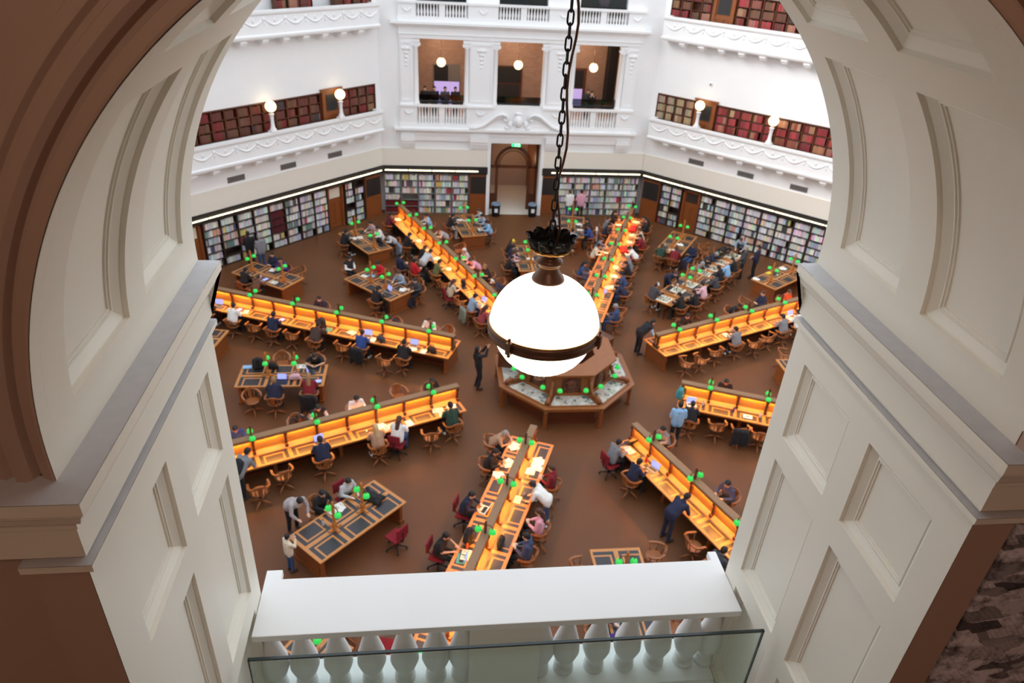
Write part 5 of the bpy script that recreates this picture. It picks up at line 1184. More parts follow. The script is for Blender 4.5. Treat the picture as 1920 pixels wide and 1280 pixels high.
# loose tables
TN = {(0, 0): 'table behind the globe', (45, 0): 'chess table with lamps', (90, 0): 'table cut by the right jamb', (180, 0): 'bare table at the rail', (225, 0): 'lower left table', (270, 0): 'left side table', (315, 0): 'inner upper left table', (135, 0): 'table hidden behind the right jamb',
      (0, -1): 'doorway table', (0, 1): 'table behind the chain', (45, -1): 'upper right table', (45, 1): 'table by the right cornice', (315, -1): 'table by the left shelves', (315, 1): 'panelled corner table', (270, 1): 'table corner cut by the left jamb', (225, -1): 'table below the left balusters'}
TL = {(0, 0): 'inlaid oak table mostly hidden behind the globe lamp', (45, 0): 'inlaid oak table covered with chess boards between green lamps', (90, 0): 'inlaid oak table half cut off by the right jamb', (180, 0): 'bare inlaid oak table at the white rail, under two green lamps', (225, 0): 'big inlaid oak table with a black coat heaped on it, lower left', (270, 0): 'inlaid oak table crowded with bags between the two left glowing desks', (315, 0): 'inlaid oak table on open floor left of the diagonal desk',
      (0, -1): 'oak table before the far shelves, just left of the doorway', (0, 1): 'oak table behind the lamp chain', (45, -1): 'oak table beside empty wooden chairs near the right shelves', (45, 1): 'oak table with yellow folder beside the right cornice', (315, -1): 'oak table below the left bookshelves', (315, 1): 'oak table nearest the panelled left corner', (270, 1): 'oak table showing only a corner beside the left jamb', (225, -1): 'oak table seen between the left balusters', (135, 0): 'oak table tucked behind the right jamb'}
b = MB(); b.box(-.66, .66, -1.45, 1.45, .725, .76); b.box(-.64, .64, -1.43, 1.43, .69, .725); TT = b.mesh('tabletop', M['tabletop'], bevel=.006)
b = MB(); b.box(-.56, .56, -.05, .05, 0, .69); b.box(-.60, .60, -.08, .08, 0, .10); b.box(-.46, .46, -.065, .065, .16, .6); TP = b.mesh('pedestal', M['woodv'])
b = MB(); b.box(-.03, .03, -1.25, 1.25, .35, .62); TR_ = b.mesh('stretcher', M['wood_dk'])
b = MB(); b.gridwall([-1.30, 1.30], [.645, .69], [], -.02, .02); AP = b.mesh('apron', M['wood'])
for (ba, s), nm in TN.items():
    r = 13.95 if s else 9.7; ang = ba + 11.2 * s; px, py = rot2(0, r, ang)
    o = thing('reading_table', TL[(ba, s)], 'table', (px, py, 0), R(-ang), 'loose reading tables'); link('tabletop', TT, o); link('stretcher', TR_, o)
    for q in (-1.32, 1.32): link('pedestal', TP, o, (0, q, 0))
    for q in (-1, 1): link('apron', AP, o, (q * .34, 0, 0), R(90))
    for q, w in ((-1, 'inner'), (1, 'outer')):
        px, py = rot2(0, r + q * (.88 if s else .47), ang); desk_lamp('table', px, py, .76, R(-ang), f'double green lamp on the {w} half of the {nm}', 'green table lamps')
# folding chess tables
b = MB(); b.box(-.40, .40, -.43, .43, .71, .74); FT = b.mesh('tabletop', M['wood'], bevel=.004)
b = MB(); b.tube((0, 0, 0), (0, 0, .71), .018, n=8); FL = b.mesh('leg', M['iron'])
for j, r in enumerate((7.76, 11.6, 12.47, 13.34, 14.21)):
    px, py = rot2(0, r, 45); o = thing('folding_table', f'small folding chess table under white boards, {ORDS[j]} from the octagon', 'table', (px, py, 0), R(-45), 'chess tables'); link('tabletop', FT, o)
    for sx in (-1, 1):
        for sy in (-1, 1): link('leg', FL, o, (sx * .12, sy * .39, 0))

# ---------------------------------------------------------------- octagonal desk in the middle
def oct8(r, off=22.5): return [(r * math.sin(R(off + 45 * i)), r * math.cos(R(off + 45 * i))) for i in range(8)][::-1]
def ring8(b, ro, ri, z0, z1, mat=0):
    P, Q = oct8(ro), oct8(ri)
    for i in range(8):
        j = (i + 1) % 8; b.prism([P[i], P[j], Q[j], Q[i]], z0, z1, mat)
cd = thing('octagonal_desk', 'dark octagonal desk with glass display cases in the middle of the hall', 'desk', (0, 0, 0))
b = MB(); ring8(b, 2.56, 1.55, .80, .85); ring8(b, 2.50, 1.6, .70, .80); b.build('ring_top', M['mahogany'], cd)
b = MB(); ring8(b, 2.10, 1.62, 0.0, .70); b.build('ring_base', M['wood_dk'], cd)
b = MB(); ring8(b, 2.18, 2.0, 0, .12); b.build('plinth', M['wood_dk'], cd)
b = MB(); ring8(b, 1.64, 1.52, .85, 1.66); ring8(b, 1.70, 1.5, .85, .95); ring8(b, 1.72, 1.5, 1.56, 1.66); b.build('podium_wall', M['woodv'], cd)
b = MB(); ring8(b, 1.82, 1.05, 1.66, 1.72); b.build('podium_top', M['mahogany'], cd)
b = MB(); ring8(b, 1.15, 1.08, .4, 1.66); b.prism(oct8(1.12), .36, .42); b.build('inner_well', M['wood_dk'], cd)
lb = MB(); lb.box(-.06, .06, -.06, .06, 0, .70); lb.box(-.08, .08, -.08, .08, 0, .08); lb.tube((0, 0, .5), (0, 0, .7), .05, .09, 8); LG8 = lb.mesh('leg', M['woodv'])
sc = MB(); sc.path([(0, 2.28, .86), (0, 2.24, 1.0), (0, 2.12, 1.02), (0, 1.98, .95), (0, 1.84, 1.0), (0, 1.72, 1.2), (0, 1.66, 1.42)], [.06, .07, .07, .06, .06, .06, .05], 8); sc.ball((0, 2.26, .96), .10, 10, k=(.7, 1, 1)); SCR = sc.mesh('scroll_bracket', M['woodv'])
rt = math.cos(R(22.5)); cx = MB()
P = lambda r, s: (s * (r * math.sin(R(22.5)) - .12), r * rt)
cx.prism([P(1.74, -1), P(2.36, -1), P(2.36, 1), P(1.74, 1)][::-1], .852, .858); CX = cx.mesh('display_case', M['case'])
gx = MB(); gx.prism([P(1.72, -1), P(2.38, -1), P(2.38, 1), P(1.72, 1)][::-1], .872, .876); GX = gx.mesh('glass_lid', M['glass_clear'])
fx = MB()
q_o, q_i = [P(1.68, -1), P(2.41, -1), P(2.41, 1), P(1.68, 1)], [P(1.74, -1), P(2.36, -1), P(2.36, 1), P(1.74, 1)]
q_o = [(x * 1.03, y) for x, y in q_o]
for i in range(4):
    j = (i + 1) % 4; fx.prism([q_o[i], q_o[j], q_i[j], q_i[i]], .85, .882)
FX = fx.mesh('case_frame', M['mahogany'])
cv = MB(); cv.box(-.32, .32, 1.40, 1.46, .92, 1.52); cv.ball((0, 1.47, 1.22), .2, 12, k=(1, .35, 1.1)); cv.ball((0, 1.47, 1.0), .1, 10, k=(2, .35, .7)); cv.path([(-.3, 1.48, .95), (-.25, 1.48, 1.3), (0, 1.48, 1.48), (.25, 1.48, 1.3), (.3, 1.48, .95)], .035, 6)
for i, (x, y, z) in enumerate(cv.v): cv.v[i] = (x, y + .06, z)
CV = cv.mesh('carved_panel', M['wood_dk'])
for i in range(8):
    link('leg', LG8, cd, rot2(0, 2.42, 22.5 + 45 * i) + (0,), R(-22.5 - 45 * i)); link('scroll_bracket', SCR, cd, None, R(-22.5 - 45 * i)); link('display_case', CX, cd, None, R(-45 * i)); link('glass_lid', GX, cd, None, R(-45 * i)); link('case_frame', FX, cd, None, R(-45 * i)); link('carved_panel', CV, cd, None, R(-45 * i))
b = MB(); b.box(-.34, .34, 1.8, 2.3, .85, 1.42); b.box(-.38, .38, 1.76, 2.34, 1.42, 1.48); b.build('desk_cabinet', M['wood_dk'], cd, None, R(-52))
b = MB(); b.box(-.34, .34, 1.8, 2.3, .85, 1.42); b.box(-.38, .38, 1.76, 2.34, 1.42, 1.48); b.build('desk_cabinet', M['wood_dk'], cd, None, R(76))
ba = MB(); ba.path([(0, -.08, -.10), (0, -.02, -.02), (0, 0, .09), (0, .08, .13), (0, .14, .10), (0, .14, .08)], .013, 8); BA = ba.mesh('arm', M['brass'])
FACE = ['northern', 'north-eastern', 'eastern', 'south-eastern', 'front', 'south-western', 'western', 'north-western']
for i in range(8):
    for s in (-1, 1):
        a_ = 22.5 + 45 * i + s * 9; px, py = rot2(0, 1.74, a_)
        o = thing('bracket_lamp', f'single green bracket lamp on the octagonal desk, {"first" if s < 0 else "second"} of the pair at corner {ORDS[i]} clockwise', 'lamp', (px, py, 1.22), R(-a_), 'octagon lamps'); link('arm', BA, o); link('lamp_shade', lm['shade'], o, (0, .14, 0))

# ---------------------------------------------------------------- globe lamp in the arch
gl = thing('globe_lamp', 'big glowing white globe lamp with bronze band hanging on a chain in the arch', 'hanging lamp', (-4.167, -18.056, 13.065))
def arc(r, a0, a1, n, kz=1.0): return [(r * math.cos(R(a0 + (a1 - a0) * i / n)), kz * r * math.sin(R(a0 + (a1 - a0) * i / n))) for i in range(n + 1)]
b = MB(); b.lathe(arc(.262, 2, 79, 24), 96, rib=.006, nrib=48); b.build('globe_dome', M['globe'], gl)
b = MB(); b.lathe([(.02, -.243)] + [(.243 * math.cos(R(a)), .243 * math.sin(R(a))) for a in range(-84, 0, 4)] + [(.243, 0)], 96, rib=.008, nrib=32); b.build('globe_bowl', M['globe'], gl)
b = MB(); b.lathe([(.246, -.012), (.258, -.03), (.270, -.028), (.272, -.014), (.267, -.010), (.267, .004), (.274, .008), (.274, .018), (.268, .024), (.264, .024), (.250, .016)], 96); b.build('band', M['bronze'], gl)
b = MB(); b.lathe([(.264, .021), (.267, .0265), (.263, .029), (.259, .024)], 96); b.build('gilt_line', M['gilt'], gl)
for a_ in (227, 330, 98):
    b = MB(); b.box(-.012, .012, -.012, .012, -.03, .028); b.tube((0, 0, -.04), (0, 0, .04), .006, n=6); b.ball((0, 0, .042), .009, 8); b.ball((0, 0, -.04), .009, 8); t = R(a_); b.build('clasp', M['bronze'], gl, (.277 * math.cos(t), .277 * math.sin(t), 0), t)
b = MB(); b.lathe([(.074, .240), (.077, .250), (.073, .262), (.052, .29), (.043, .312), (.044, .322), (.052, .326), (.060, .336), (.061, .346), (.052, .356), (.040, .362), (.044, .376), (.058, .384), (.06, .39), (.03, .396)], 40); b.build('neck', M['bronze'], gl)
b = MB(); b.lathe([(.0525, .3225), (.0535, .326), (.0525, .329)], 40); b.build('gilt_ring', M['gilt'], gl)
b = MB()   # leafy crown
def leaf(t, prof):
    vs = []; n = 9
    for i, (r, z, w, cup) in enumerate(prof):
        for j in range(n):
            s = -1 + 2 * j / (n - 1); a_ = t + s * w * (1 + .10 * math.cos(3 * math.pi * s + i * 2.2)) / max(r, .03); rr = r + cup * (abs(s) ** 2) * -1 + .004 * math.sin(6 * s + i)
            vs.append((rr * math.cos(a_), rr * math.sin(a_), z + .010 * abs(s) ** 1.5 * (i > 2) - .008 * (1 - abs(s)) * 0))
    m = len(prof)
    f = [(i * n + j, i * n + j + 1, (i + 1) * n + j + 1, (i + 1) * n + j) for i in range(m - 1) for j in range(n - 1)]
    vs2 = [(x * .97, y * .97, z - .003) for x, y, z in vs]
    b.add(vs, f, 0, True); b.add(vs2, [q[::-1] for q in f], 0, True)
    e = [i * n for i in range(m)] + [(m - 1) * n + j for j in range(1, n)] + [i * n + n - 1 for i in range(m - 2, -1, -1)]; L = len(vs)
    b.add(vs + vs2, [(e[i], e[i + 1], e[i + 1] + L, e[i] + L) for i in range(len(e) - 1)])
for i in range(9): leaf(2 * math.pi * i / 9, [(.045, .392, .024, 0), (.075, .398, .036, .002), (.093, .409, .044, .003), (.102, .426, .044, .004), (.104, .444, .036, .004), (.109, .456, .022, .003), (.116, .457, .005, 0)])
b.lathe([(.03, .386), (.085, .398), (.098, .416), (.094, .42), (.05, .405), (.03, .408)], 36); b.build('leaf_crown', M['iron'], gl)
b = MB(); b.lathe([(.082, .3965), (.0925, .405), (.0995, .417), (.0965, .405), (.084, .3955)], 36, rib=.03, nrib=18); b.build('gilt_edge', M['gilt'], gl)
b = MB(); b.lathe([(.0, -.318), (.018, -.314), (.028, -.306), (.026, -.298), (.010, -.290), (.008, -.276), (.014, -.268), (.034, -.256), (.045, -.250), (.05, -.240), (.03, -.238)], 32); b.build('finial', M['bronze'], gl)
b = MB(); z = .39; i = 0
lk = lambda z, o: b.path([((.0115 * math.sin(t)) * (1 - o), (.0115 * math.sin(t)) * o, z + .018 * math.cos(t) + (.010 if math.cos(t) > 0 else -.010)) for t in [2 * math.pi * k / 16 for k in range(16)]], .004, 6, closed=True)
while z < 1.83: lk(z + .029, i % 2); z += .047; i += 1
b.build('chain', M['iron'], gl)
b = MB(); b.path([(.02 + .012 * math.sin(k * .9), .012 * math.cos(k * 1.3), .38 + k * .06) for k in range(25)], .0055, 6); b.build('flex_cord', M['bronze'], gl)
b = MB(); b.lathe([(.10, 1.83), (.09, 1.80), (.04, 1.78), (.02, 1.76)], 24); b.build('ceiling_rose', M['bronze'], gl)
# ---------------------------------------------------------------- people
def blob(name, caps, voxel, mats, ratio=0.35, smooth=3, extra=None):
    """One continuous skin over tapered limbs: (p0, p1, r0, r1) or (centre, radius, scale)."""
    b = MB()
    for c in caps:
        if len(c) == 3: b.ball(c[0], c[1], 16, k=c[2]); continue
        p0, p1, r0, r1 = c
        b.tube(p0, p1, r0, r1, 12); b.ball(p0, r0, 12); b.ball(p1, r1, 12)
    o = b.build('draft', mats[0], merge=False)
    m = o.modifiers.new('r', 'REMESH'); m.mode = 'VOXEL'; m.voxel_size = voxel
    s = o.modifiers.new('s', 'SMOOTH'); s.factor = .5; s.iterations = smooth
    dm = o.modifiers.new('d', 'DECIMATE'); dm.ratio = ratio
    bpy.context.view_layer.update()
    me = bpy.data.meshes.new_from_object(o.evaluated_get(bpy.context.evaluated_depsgraph_get()))
    old = o.data; bpy.data.objects.remove(o); bpy.data.meshes.remove(old)
    me.name = name; me.materials.clear()
    for q in mats: me.materials.append(q)
    me.polygons.foreach_set('use_smooth', [True] * len(me.polygons)); me.polygons.foreach_set('material_index', [0] * len(me.polygons))
    if extra: extra(me)
    me.update(); return me
def V(*a): return Vector(a)
def mirror(p, s): return V(p[0] * s, p[1], p[2])
POSES = dict(
    s=dict(hip=(.09, 0, .605), knee=(.13, .43, .53), ankle=(.13, .38, .10), toe=(.14, .53, .035), chest=(.09, .11, .92), sh=(.17, .13, 1.04), neck=(0, .155, 1.09), head=(0, .22, 1.21), look=(0, .82, -.57), elbow=(.25, .20, .85), wrist=(.14, .42, .845), hand=(.09, .50, .832)),
    l=dict(hip=(.09, 0, .605), knee=(.13, .43, .53), ankle=(.13, .34, .10), toe=(.14, .49, .035), chest=(.09, .22, .87), sh=(.17, .28, .96), neck=(0, .32, 1.0), head=(0, .40, 1.10), look=(0, .6, -.8), elbow=(.30, .40, .835), wrist=(.14, .56, .845), hand=(.06, .60, .832)),
    b=dict(hip=(.09, 0, .605), knee=(.13, .43, .53), ankle=(.15, .42, .10), toe=(.17, .56, .035), chest=(.09, -.01, .96), sh=(.18, .0, 1.09), neck=(0, .01, 1.15), head=(0, .06, 1.28), look=(0, .88, -.48), elbow=(.25, .06, .84), wrist=(.09, .28, .83), hand=(.04, .34, .88)),
    S=dict(hip=(.09, 0, .92), knee=(.10, .03, .50), ankle=(.10, -.01, .10), toe=(.12, .14, .035), chest=(.09, 0, 1.27), sh=(.18, -.01, 1.41), neck=(0, 0, 1.47), head=(0, .03, 1.61), look=(0, .95, -.3), elbow=(.24, .0, 1.13), wrist=(.16, .18, 1.02), hand=(.10, .25, 1.04)),
    L=dict(hip=(.09, -.04, .90), knee=(.11, -.02, .49), ankle=(.12, -.05, .10), toe=(.14, .10, .035), chest=(.09, .20, 1.13), sh=(.18, .30, 1.22), neck=(0, .35, 1.26), head=(0, .44, 1.35), look=(0, .72, -.69), elbow=(.25, .36, .99), wrist=(.17, .46, .85), hand=(.14, .53, .83)),
    P=dict(hip=(.09, 0, .92), knee=(.11, .05, .50), ankle=(.13, -.04, .10), toe=(.15, .11, .035), chest=(.09, -.03, 1.27), sh=(.17, -.03, 1.42), neck=(0, -.03, 1.47), head=(0, -.03, 1.61), look=(0, .93, .36), elbow=(.18, .20, 1.42), wrist=(.08, .28, 1.66), hand=(.04, .32, 1.72)),
    K=dict(hip=(.09, 0, .92), knee=(.10, .02, .50), ankle=(.10, -.01, .10), toe=(.12, .14, .035), chest=(.09, 0, 1.27), sh=(.18, 0, 1.41), neck=(0, .01, 1.47), head=(0, .04, 1.62), look=(0, .98, -.2), elbow=(.22, .14, 1.24), wrist=(.10, .25, 1.45), hand=(.06, .24, 1.53)))
HANDSIZE = .175
def figure(key):
    q = POSES[key]; caps = []; top = []; leg = []; shoe = []; tee = []
    hd = V(*q['head']); f = V(*q['look']).normalized(); xr = V(1, 0, 0); up = xr.cross(f) if xr.cross(f).z > 0 else f.cross(xr)
    nk = V(*q['neck']); hm = V(0, q['hip'][1], q['hip'][2])
    for s in (-1, 1):
        g = lambda n: mirror(q[n], s)
        hip, kn, an, to, ch, sh, el, wr, ha = [g(n) for n in ('hip', 'knee', 'ankle', 'toe', 'chest', 'sh', 'elbow', 'wrist', 'hand')]
        caps += [(hip, kn, .085, .055), (kn, an, .052, .036), (an + V(0, -.03, -.04), to, .034, .026), (hip, ch, .10, .10), (ch, sh, .095, .055), (sh, el, .05, .038), (el, wr, .037, .025)]
        leg += [(hip, kn, .098, .068), (kn, an + V(0, 0, .015), .066, .052)]
        shoe += [(an + V(0, -.035, -.055), to + V(0, .0, .012), .042, .040), (an + V(0, -.02, -.05), an + V(0, -.01, .0), .045, .045)]
        base = [(hip + V(0, 0, .02), ch, .118, .116), (ch, sh, .112, .072)]; top += base + [(sh, el, .066, .054), (el, el + (wr - el) * .9, .053, .042)]; tee += base + [(sh, sh + (el - sh) * .75, .068, .062)]
        # palm, four fingers and a thumb
        dr = (ha - wr).normalized(); side = dr.cross(V(0, 0, 1)); side = side.normalized() if side.length > .1 else V(1, 0, 0); dn = side.cross(dr); dn = -dn if dn.z > 0 else dn
        pc = wr + dr * .075
        caps += [(wr, pc + side * .018, .024, .020), (wr, pc - side * .018, .024, .020)]
        for j, ln in enumerate((.060, .072, .068, .052)):
            r0 = pc + side * (.027 - .018 * j); k1 = r0 + dr * ln * .55 + dn * .004; k2 = k1 + dr * ln * .5 + dn * .016
            caps += [(r0, k1, .0095, .009), (k1, k2, .009, .008)]
        tb_ = wr + dr * .03 + side * (.022 * -s * (1 if side.x * s > 0 else -1) * s); inner = -1 if (side.x * s) > 0 else 1
        t0 = wr + dr * .025 + side * inner * .02; t1 = t0 + dr * .035 + side * inner * .025 + dn * .006; caps += [(t0, t1, .012, .010), (t1, t1 + dr * .028 + side * inner * .004, .010, .009)]
    caps += [(hm, hm + V(0, 0, .02), .11, .11), (nk - V(0, 0, .04), hd - up * .05, .055, .048), (V(0, 0, 0) + nk - V(0, .02, .05), nk - V(0, .02, .05), .09, .09)]
    top += [(V(0, hm.y, hm.z + .02), V(0, hm.y, hm.z + .06), .13, .128), (nk - V(0, .03, .08), nk - V(0, .012, .015), .112, .076), (hm + V(0, 0, .1), V(0, q['chest'][1], q['chest'][2]), .135, .14)]
    tee += top[-3:]
    if key in 'SLPK': tee += [(V(s * .07, hm.y, hm.z - .05), V(s * .07, hm.y, hm.z + .1), .118, .118) for s in (-1, 1)]; top += [(V(s * .07, hm.y, hm.z - .05), V(s * .07, hm.y, hm.z + .1), .118, .118) for s in (-1, 1)]
    leg += [(V(-.06, hm.y, hm.z), V(.06, hm.y, hm.z), .118, .118)]
    caps += [(hd, .098, (.82, .95, 1.08)), (hd - up * .055 + f * .035, .058, (.9, .9, .9)), (hd + up * .02 + f * .03, .075, (.85, .8, .9))]
    nose = hd + f * .106 - up * .02; caps += [(nose - f * .02 + up * .03, nose, .010, .014)]
    for s in (-1, 1): caps += [(hd + V(s * .082, 0, 0) - f * .005 - up * .02, .022, (.5, .9, 1.3))]
    eyes = [hd + f * .088 + xr * (s * .034) + up * .012 for s in (-1, 1)]; mouth = hd + f * .088 - up * .062
    def face(me):
        for p in me.polygons:
            c = p.center
            if any((c - e).length < .014 for e in eyes): p.material_index = 1
            elif abs((c - mouth).dot(up)) < .009 and abs((c - mouth).x) < .026 and (c - mouth).length < .035: p.material_index = 2
    body = blob('person', caps, .0105, [M['skin'], M['eye'], M['lip']], .32, 2, face)
    hair = [(hd + up * .022 - f * .022, .102, (.88, .96, 1.04)), (hd - up * .02 - f * .045, .082, (.92, .8, 1.0)), (hd + up * .075 + f * .03, .05, (1.3, 1.0, .6))]
    back = V(0, nk.y - .10, nk.z - .10)
    over = [(a, c, r + .014, q + .014) for a, c, r, q in tee if (c - a).length > .02 and abs(a.x) < .165 and r > .1]
    return dict(body=body, vest=blob('vest', over, .016, [M['cloth']], .4), tee=blob('top', tee, .016, [M['cloth']], .4), top=blob('top', top, .016, [M['cloth']], .4), leg=blob('trousers', leg, .016, [M['cloth']], .4), shoe=blob('shoe', [c for c in shoe[:2]], .012, [M['cloth']], .5), shoe2=blob('shoe', [c for c in shoe[2:]], .012, [M['cloth']], .5),
                hair=blob('hair', hair, .012, [M['hair']], .4), long=blob('hair', hair + [(hd - f * .07 - up * .03, back, .07, .075), (back, back - V(0, .01, .14), .08, .05)], .013, [M['hair']], .4),
                cap=blob('cap', [(hd + up * .045 - f * .01, .106, (.92, .98, .85)), (hd + up * .045 + f * .10, .06, (1.1, 1.0, .2))], .012, [M['cloth']], .4))
FIG = {k: figure(k) for k in POSES}
PAL = dict(black=(30, 30, 34), navy=(34, 40, 66), grey=(128, 130, 136), ltgrey=(190, 192, 196), dkgrey=(66, 68, 74), white=(236, 234, 230), cream=(226, 214, 190), beige=(206, 186, 160), tan=(176, 138, 112), brown=(96, 68, 52), dkbrown=(66, 48, 42), red=(196, 30, 40), dkred=(124, 30, 38), maroon=(92, 30, 44), dullred=(158, 66, 70), orange=(206, 92, 50), yellow=(226, 196, 60), pink=(226, 164, 182), greypink=(178, 156, 164), pinkpat=(222, 180, 190), pattern=(170, 164, 166), purple=(74, 50, 128), blue=(44, 74, 140), ltblue=(140, 186, 226), bluegrey=(148, 166, 186), greyblue=(122, 138, 158), denim=(58, 80, 122), navygrey=(60, 72, 104), olive=(104, 106, 66), dkgreen=(40, 66, 54), green=(60, 120, 80), greygreen=(124, 136, 122), ltgreen=(170, 214, 170), teal=(64, 140, 146), vest=(36, 40, 60))
HAIR = dict(black=(24, 20, 20), brown=(72, 46, 32), grey=(150, 148, 146), white=(214, 212, 208), tan=(150, 112, 76), blond=(196, 166, 120), yellow=(230, 200, 50), pinkhair=(216, 160, 160), bald=None)
SKIN = [(222, 178, 150), (206, 158, 128), (232, 192, 166), (176, 124, 96), (214, 168, 138)]
LONG = ('woman', 'black at the wall end', 'denim jacket', 'tan top', 'white top on a red chair', 'beige top', 'dark red at the side', 'pale pink', 'dull red', 'phone beside the octagonal', 'pink patterned', 'sitting upright')
for n, ln in enumerate(PEOPLE.strip().split('\n')):
    x, y, rz, pose, top, leg, hair, ch, label = ln.split('|'); F = FIG[pose]; rnd = random.Random(n)
    o = tag(link('person', F['body'], None, (float(x), float(y), 0), R(float(rz)), lin(*rnd.choice(SKIN))), label, 'person')
    sc_ = .74 if pose == 'K' else rnd.uniform(.97, 1.03); o.scale = (sc_, sc_, sc_)
    tp = link('top', F['tee' if 'T-shirt' in label or 'bare arms' in label or 'tan arms' in label else 'top'], o, color=lin(*PAL[top])); link('trousers', F['leg'], o, color=lin(*PAL[leg]))
    if top in ('pattern', 'pinkpat'): tp.material_slots[0].link = 'OBJECT'; tp.material_slots[0].material = M['cloth_pat']
    if 'vest' in label: link('vest', F['vest'], o, color=lin(30, 30, 36))
    if 'black backpack' in label: wearer = (float(x), float(y), float(rz))
    if pose in 'SLPKsb': sh = lin(*rnd.choice([(40, 40, 42), (230, 230, 230), (60, 50, 46)])); link('shoe', F['shoe'], o, color=sh); link('shoe', F['shoe2'], o, color=sh)
    if hair in ('yellow', 'pinkhair') or 'cap' in label.split(): link('hair', F['hair'], o, color=lin(50, 40, 36)); link('cap', F['cap'], o, color=lin(*(HAIR.get(hair) or (220, 220, 220))))
    elif hair != 'bald': link('hair', F['long'] if any(w in label for w in LONG) else F['hair'], o, color=lin(*HAIR[hair]))
for x, y, z, rz, pose, top, leg, hair, label in ((-4.84, 18.0, 5.0, 170, 'S', 'black', 'black', 'black', 'person in black over white, first of four at the left loggia opening'), (-4.36, 18.05, 5.0, 180, 'S', 'black', 'black', 'black', 'person in black holding hands together, second of four at the left loggia opening'), (-3.8, 18.0, 5.0, 185, 'S', 'dkgrey', 'black', 'black', 'person in charcoal and white, third of four at the left loggia opening'), (-3.26, 18.05, 5.0, 190, 'S', 'black', 'black', 'black', 'person in black, last of four at the left loggia opening'), (4.0, 18.0, 5.0, 178, 'K', 'black', 'black', 'black', 'person in black raising a camera in the right loggia opening'), (3.9, 18.5, 5.0, 182, 'S', 'dkgrey', 'black', 'brown', 'person standing just behind the one in black in the right loggia opening'), (4.15, 18.0, 9.9, 180, 'S', 'pink', 'black', 'brown', 'person in pink and white in the upper loggia opening at the right')):
    F = FIG[pose]; o = tag(link('person', F['body'], None, (x, y, z), R(rz), lin(*SKIN[0])), label, 'person'); o.scale = (.97,) * 3
    link('top', F['top'], o, color=lin(*PAL[top])); link('trousers', F['leg'], o, color=lin(*PAL[leg])); link('hair', F['hair'], o, color=lin(*HAIR[hair])); link('shoe', F['shoe'], o, color=lin(40, 40, 40)); link('shoe', F['shoe2'], o, color=lin(40, 40, 40))
ph = MB(); ph.box(-.036, .036, -.004, .004, -.075, .075); PHM = ph.mesh('phone', [M['black']], bevel=.003)
for (x, y, z, rz, lab) in ((-2.69, .225, 1.74, -80, 'phone held up beside the octagonal desk by the person in black'), (-1.50, -7.25, .93, 67, 'grey phone in the hands of the person in pale pink'), (-1.95, -8.1, .93, 67, 'phone in the hands of the navy and grey hoodie')):
    tag(link('phone', PHM, None, (x, y, z), R(rz)), lab, 'phone')

# ---------------------------------------------------------------- chairs
cm = {}
b = MB(); b.lathe([(.02, .44), (.20, .44), (.235, .455), (.24, .47), (.20, .472), (.02, .462)], 24)
for i, (x, y, z) in enumerate(b.v): b.v[i] = (x * 1.02, y * .96, z)
cm['seat'] = b.mesh('seat', M['chair'])
b = MB(); b.tube((0, 0, .10), (0, 0, .44), .035, .03, 10); b.lathe([(.05, .10), (.06, .14), (.04, .2)], 12); b.box(-.12, .12, -.12, .12, .42, .44); cm['column'] = b.mesh('column', M['wood_dk'])
b = MB(); b.path([(0, .03, .15), (0, .16, .11), (0, .30, .05)], [.032, .028, .02], 8); b.ball((0, .30, .025), .025, 8); cm['foot'] = b.mesh('foot', M['chair'])
b = MB()
pts = [(.25, .17, .655), (.275, .02, .66), (.26, -.12, .68), (.19, -.22, .72), (.08, -.265, .76), (0, -.275, .77)]
pts = [(x * 1.13, y * 1.06, z) for x, y, z in pts]; pts = pts + [(-x, y, z) for x, y, z in pts[-2::-1]]
for i in range(len(pts) - 1):   # flat bent arm rail
    (x0, y0, z0), (x1, y1, z1) = pts[i], pts[i + 1]; r0, r1 = math.hypot(x0, y0), math.hypot(x1, y1); k0, k1 = 1 - .055 / r0, 1 - .055 / r1; e0, e1 = 1 + .012 / r0, 1 + .012 / r1
    b.add([(x0 * k0, y0 * k0, z0), (x0 * e0, y0 * e0, z0), (x1 * e1, y1 * e1, z1), (x1 * k1, y1 * k1, z1), (x0 * k0, y0 * k0, z0 + .035), (x0 * e0, y0 * e0, z0 + .035), (x1 * e1, y1 * e1, z1 + .035), (x1 * k1, y1 * k1, z1 + .035)], [(0, 1, 2, 3), (4, 7, 6, 5), (0, 4, 5, 1), (2, 6, 7, 3), (0, 3, 7, 4), (1, 5, 6, 2)])
b.path([(-.16, -.235, .76), (-.08, -.27, .82), (0, -.28, .835), (.08, -.27, .82), (.16, -.235, .76)], .022, 6)
cm['arm_rail'] = b.mesh('arm_rail', M['chair'])
for nm, p0, p1 in (('a', (.2, .10, .465), (.28, .14, .66)), ('b', (.21, -.06, .465), (.275, -.10, .68)), ('c', (.12, -.19, .465), (.14, -.25, .74))):
    for s in (-1, 1):
        b = MB(); b.path([(p0[0] * s, p0[1], p0[2]), (p0[0] * s * 1.03, p0[1], p0[2] + .06), (p1[0] * s, p1[1], p1[2])], [.013, .018, .012], 6); cm[nm + str(s)] = b.mesh('spindle', M['chair'])
b = MB(); b.add([(-.05, -.21, .465), (.05, -.21, .465), (.07, -.265, .77), (-.07, -.265, .77), (-.05, -.225, .465), (.05, -.225, .465), (.07, -.28, .77), (-.07, -.28, .77)], [(0, 1, 2, 3), (4, 7, 6, 5), (0, 4, 5, 1), (1, 5, 6, 2), (2, 6, 7, 3), (3, 7, 4, 0)]); cm['back_splat'] = b.mesh('back_splat', M['chair'])
b = MB(); b.box(-.22, .22, -.20, .22, .40, .462); cm['red_seat'] = b.mesh('seat', M['redcloth'], bevel=.02)
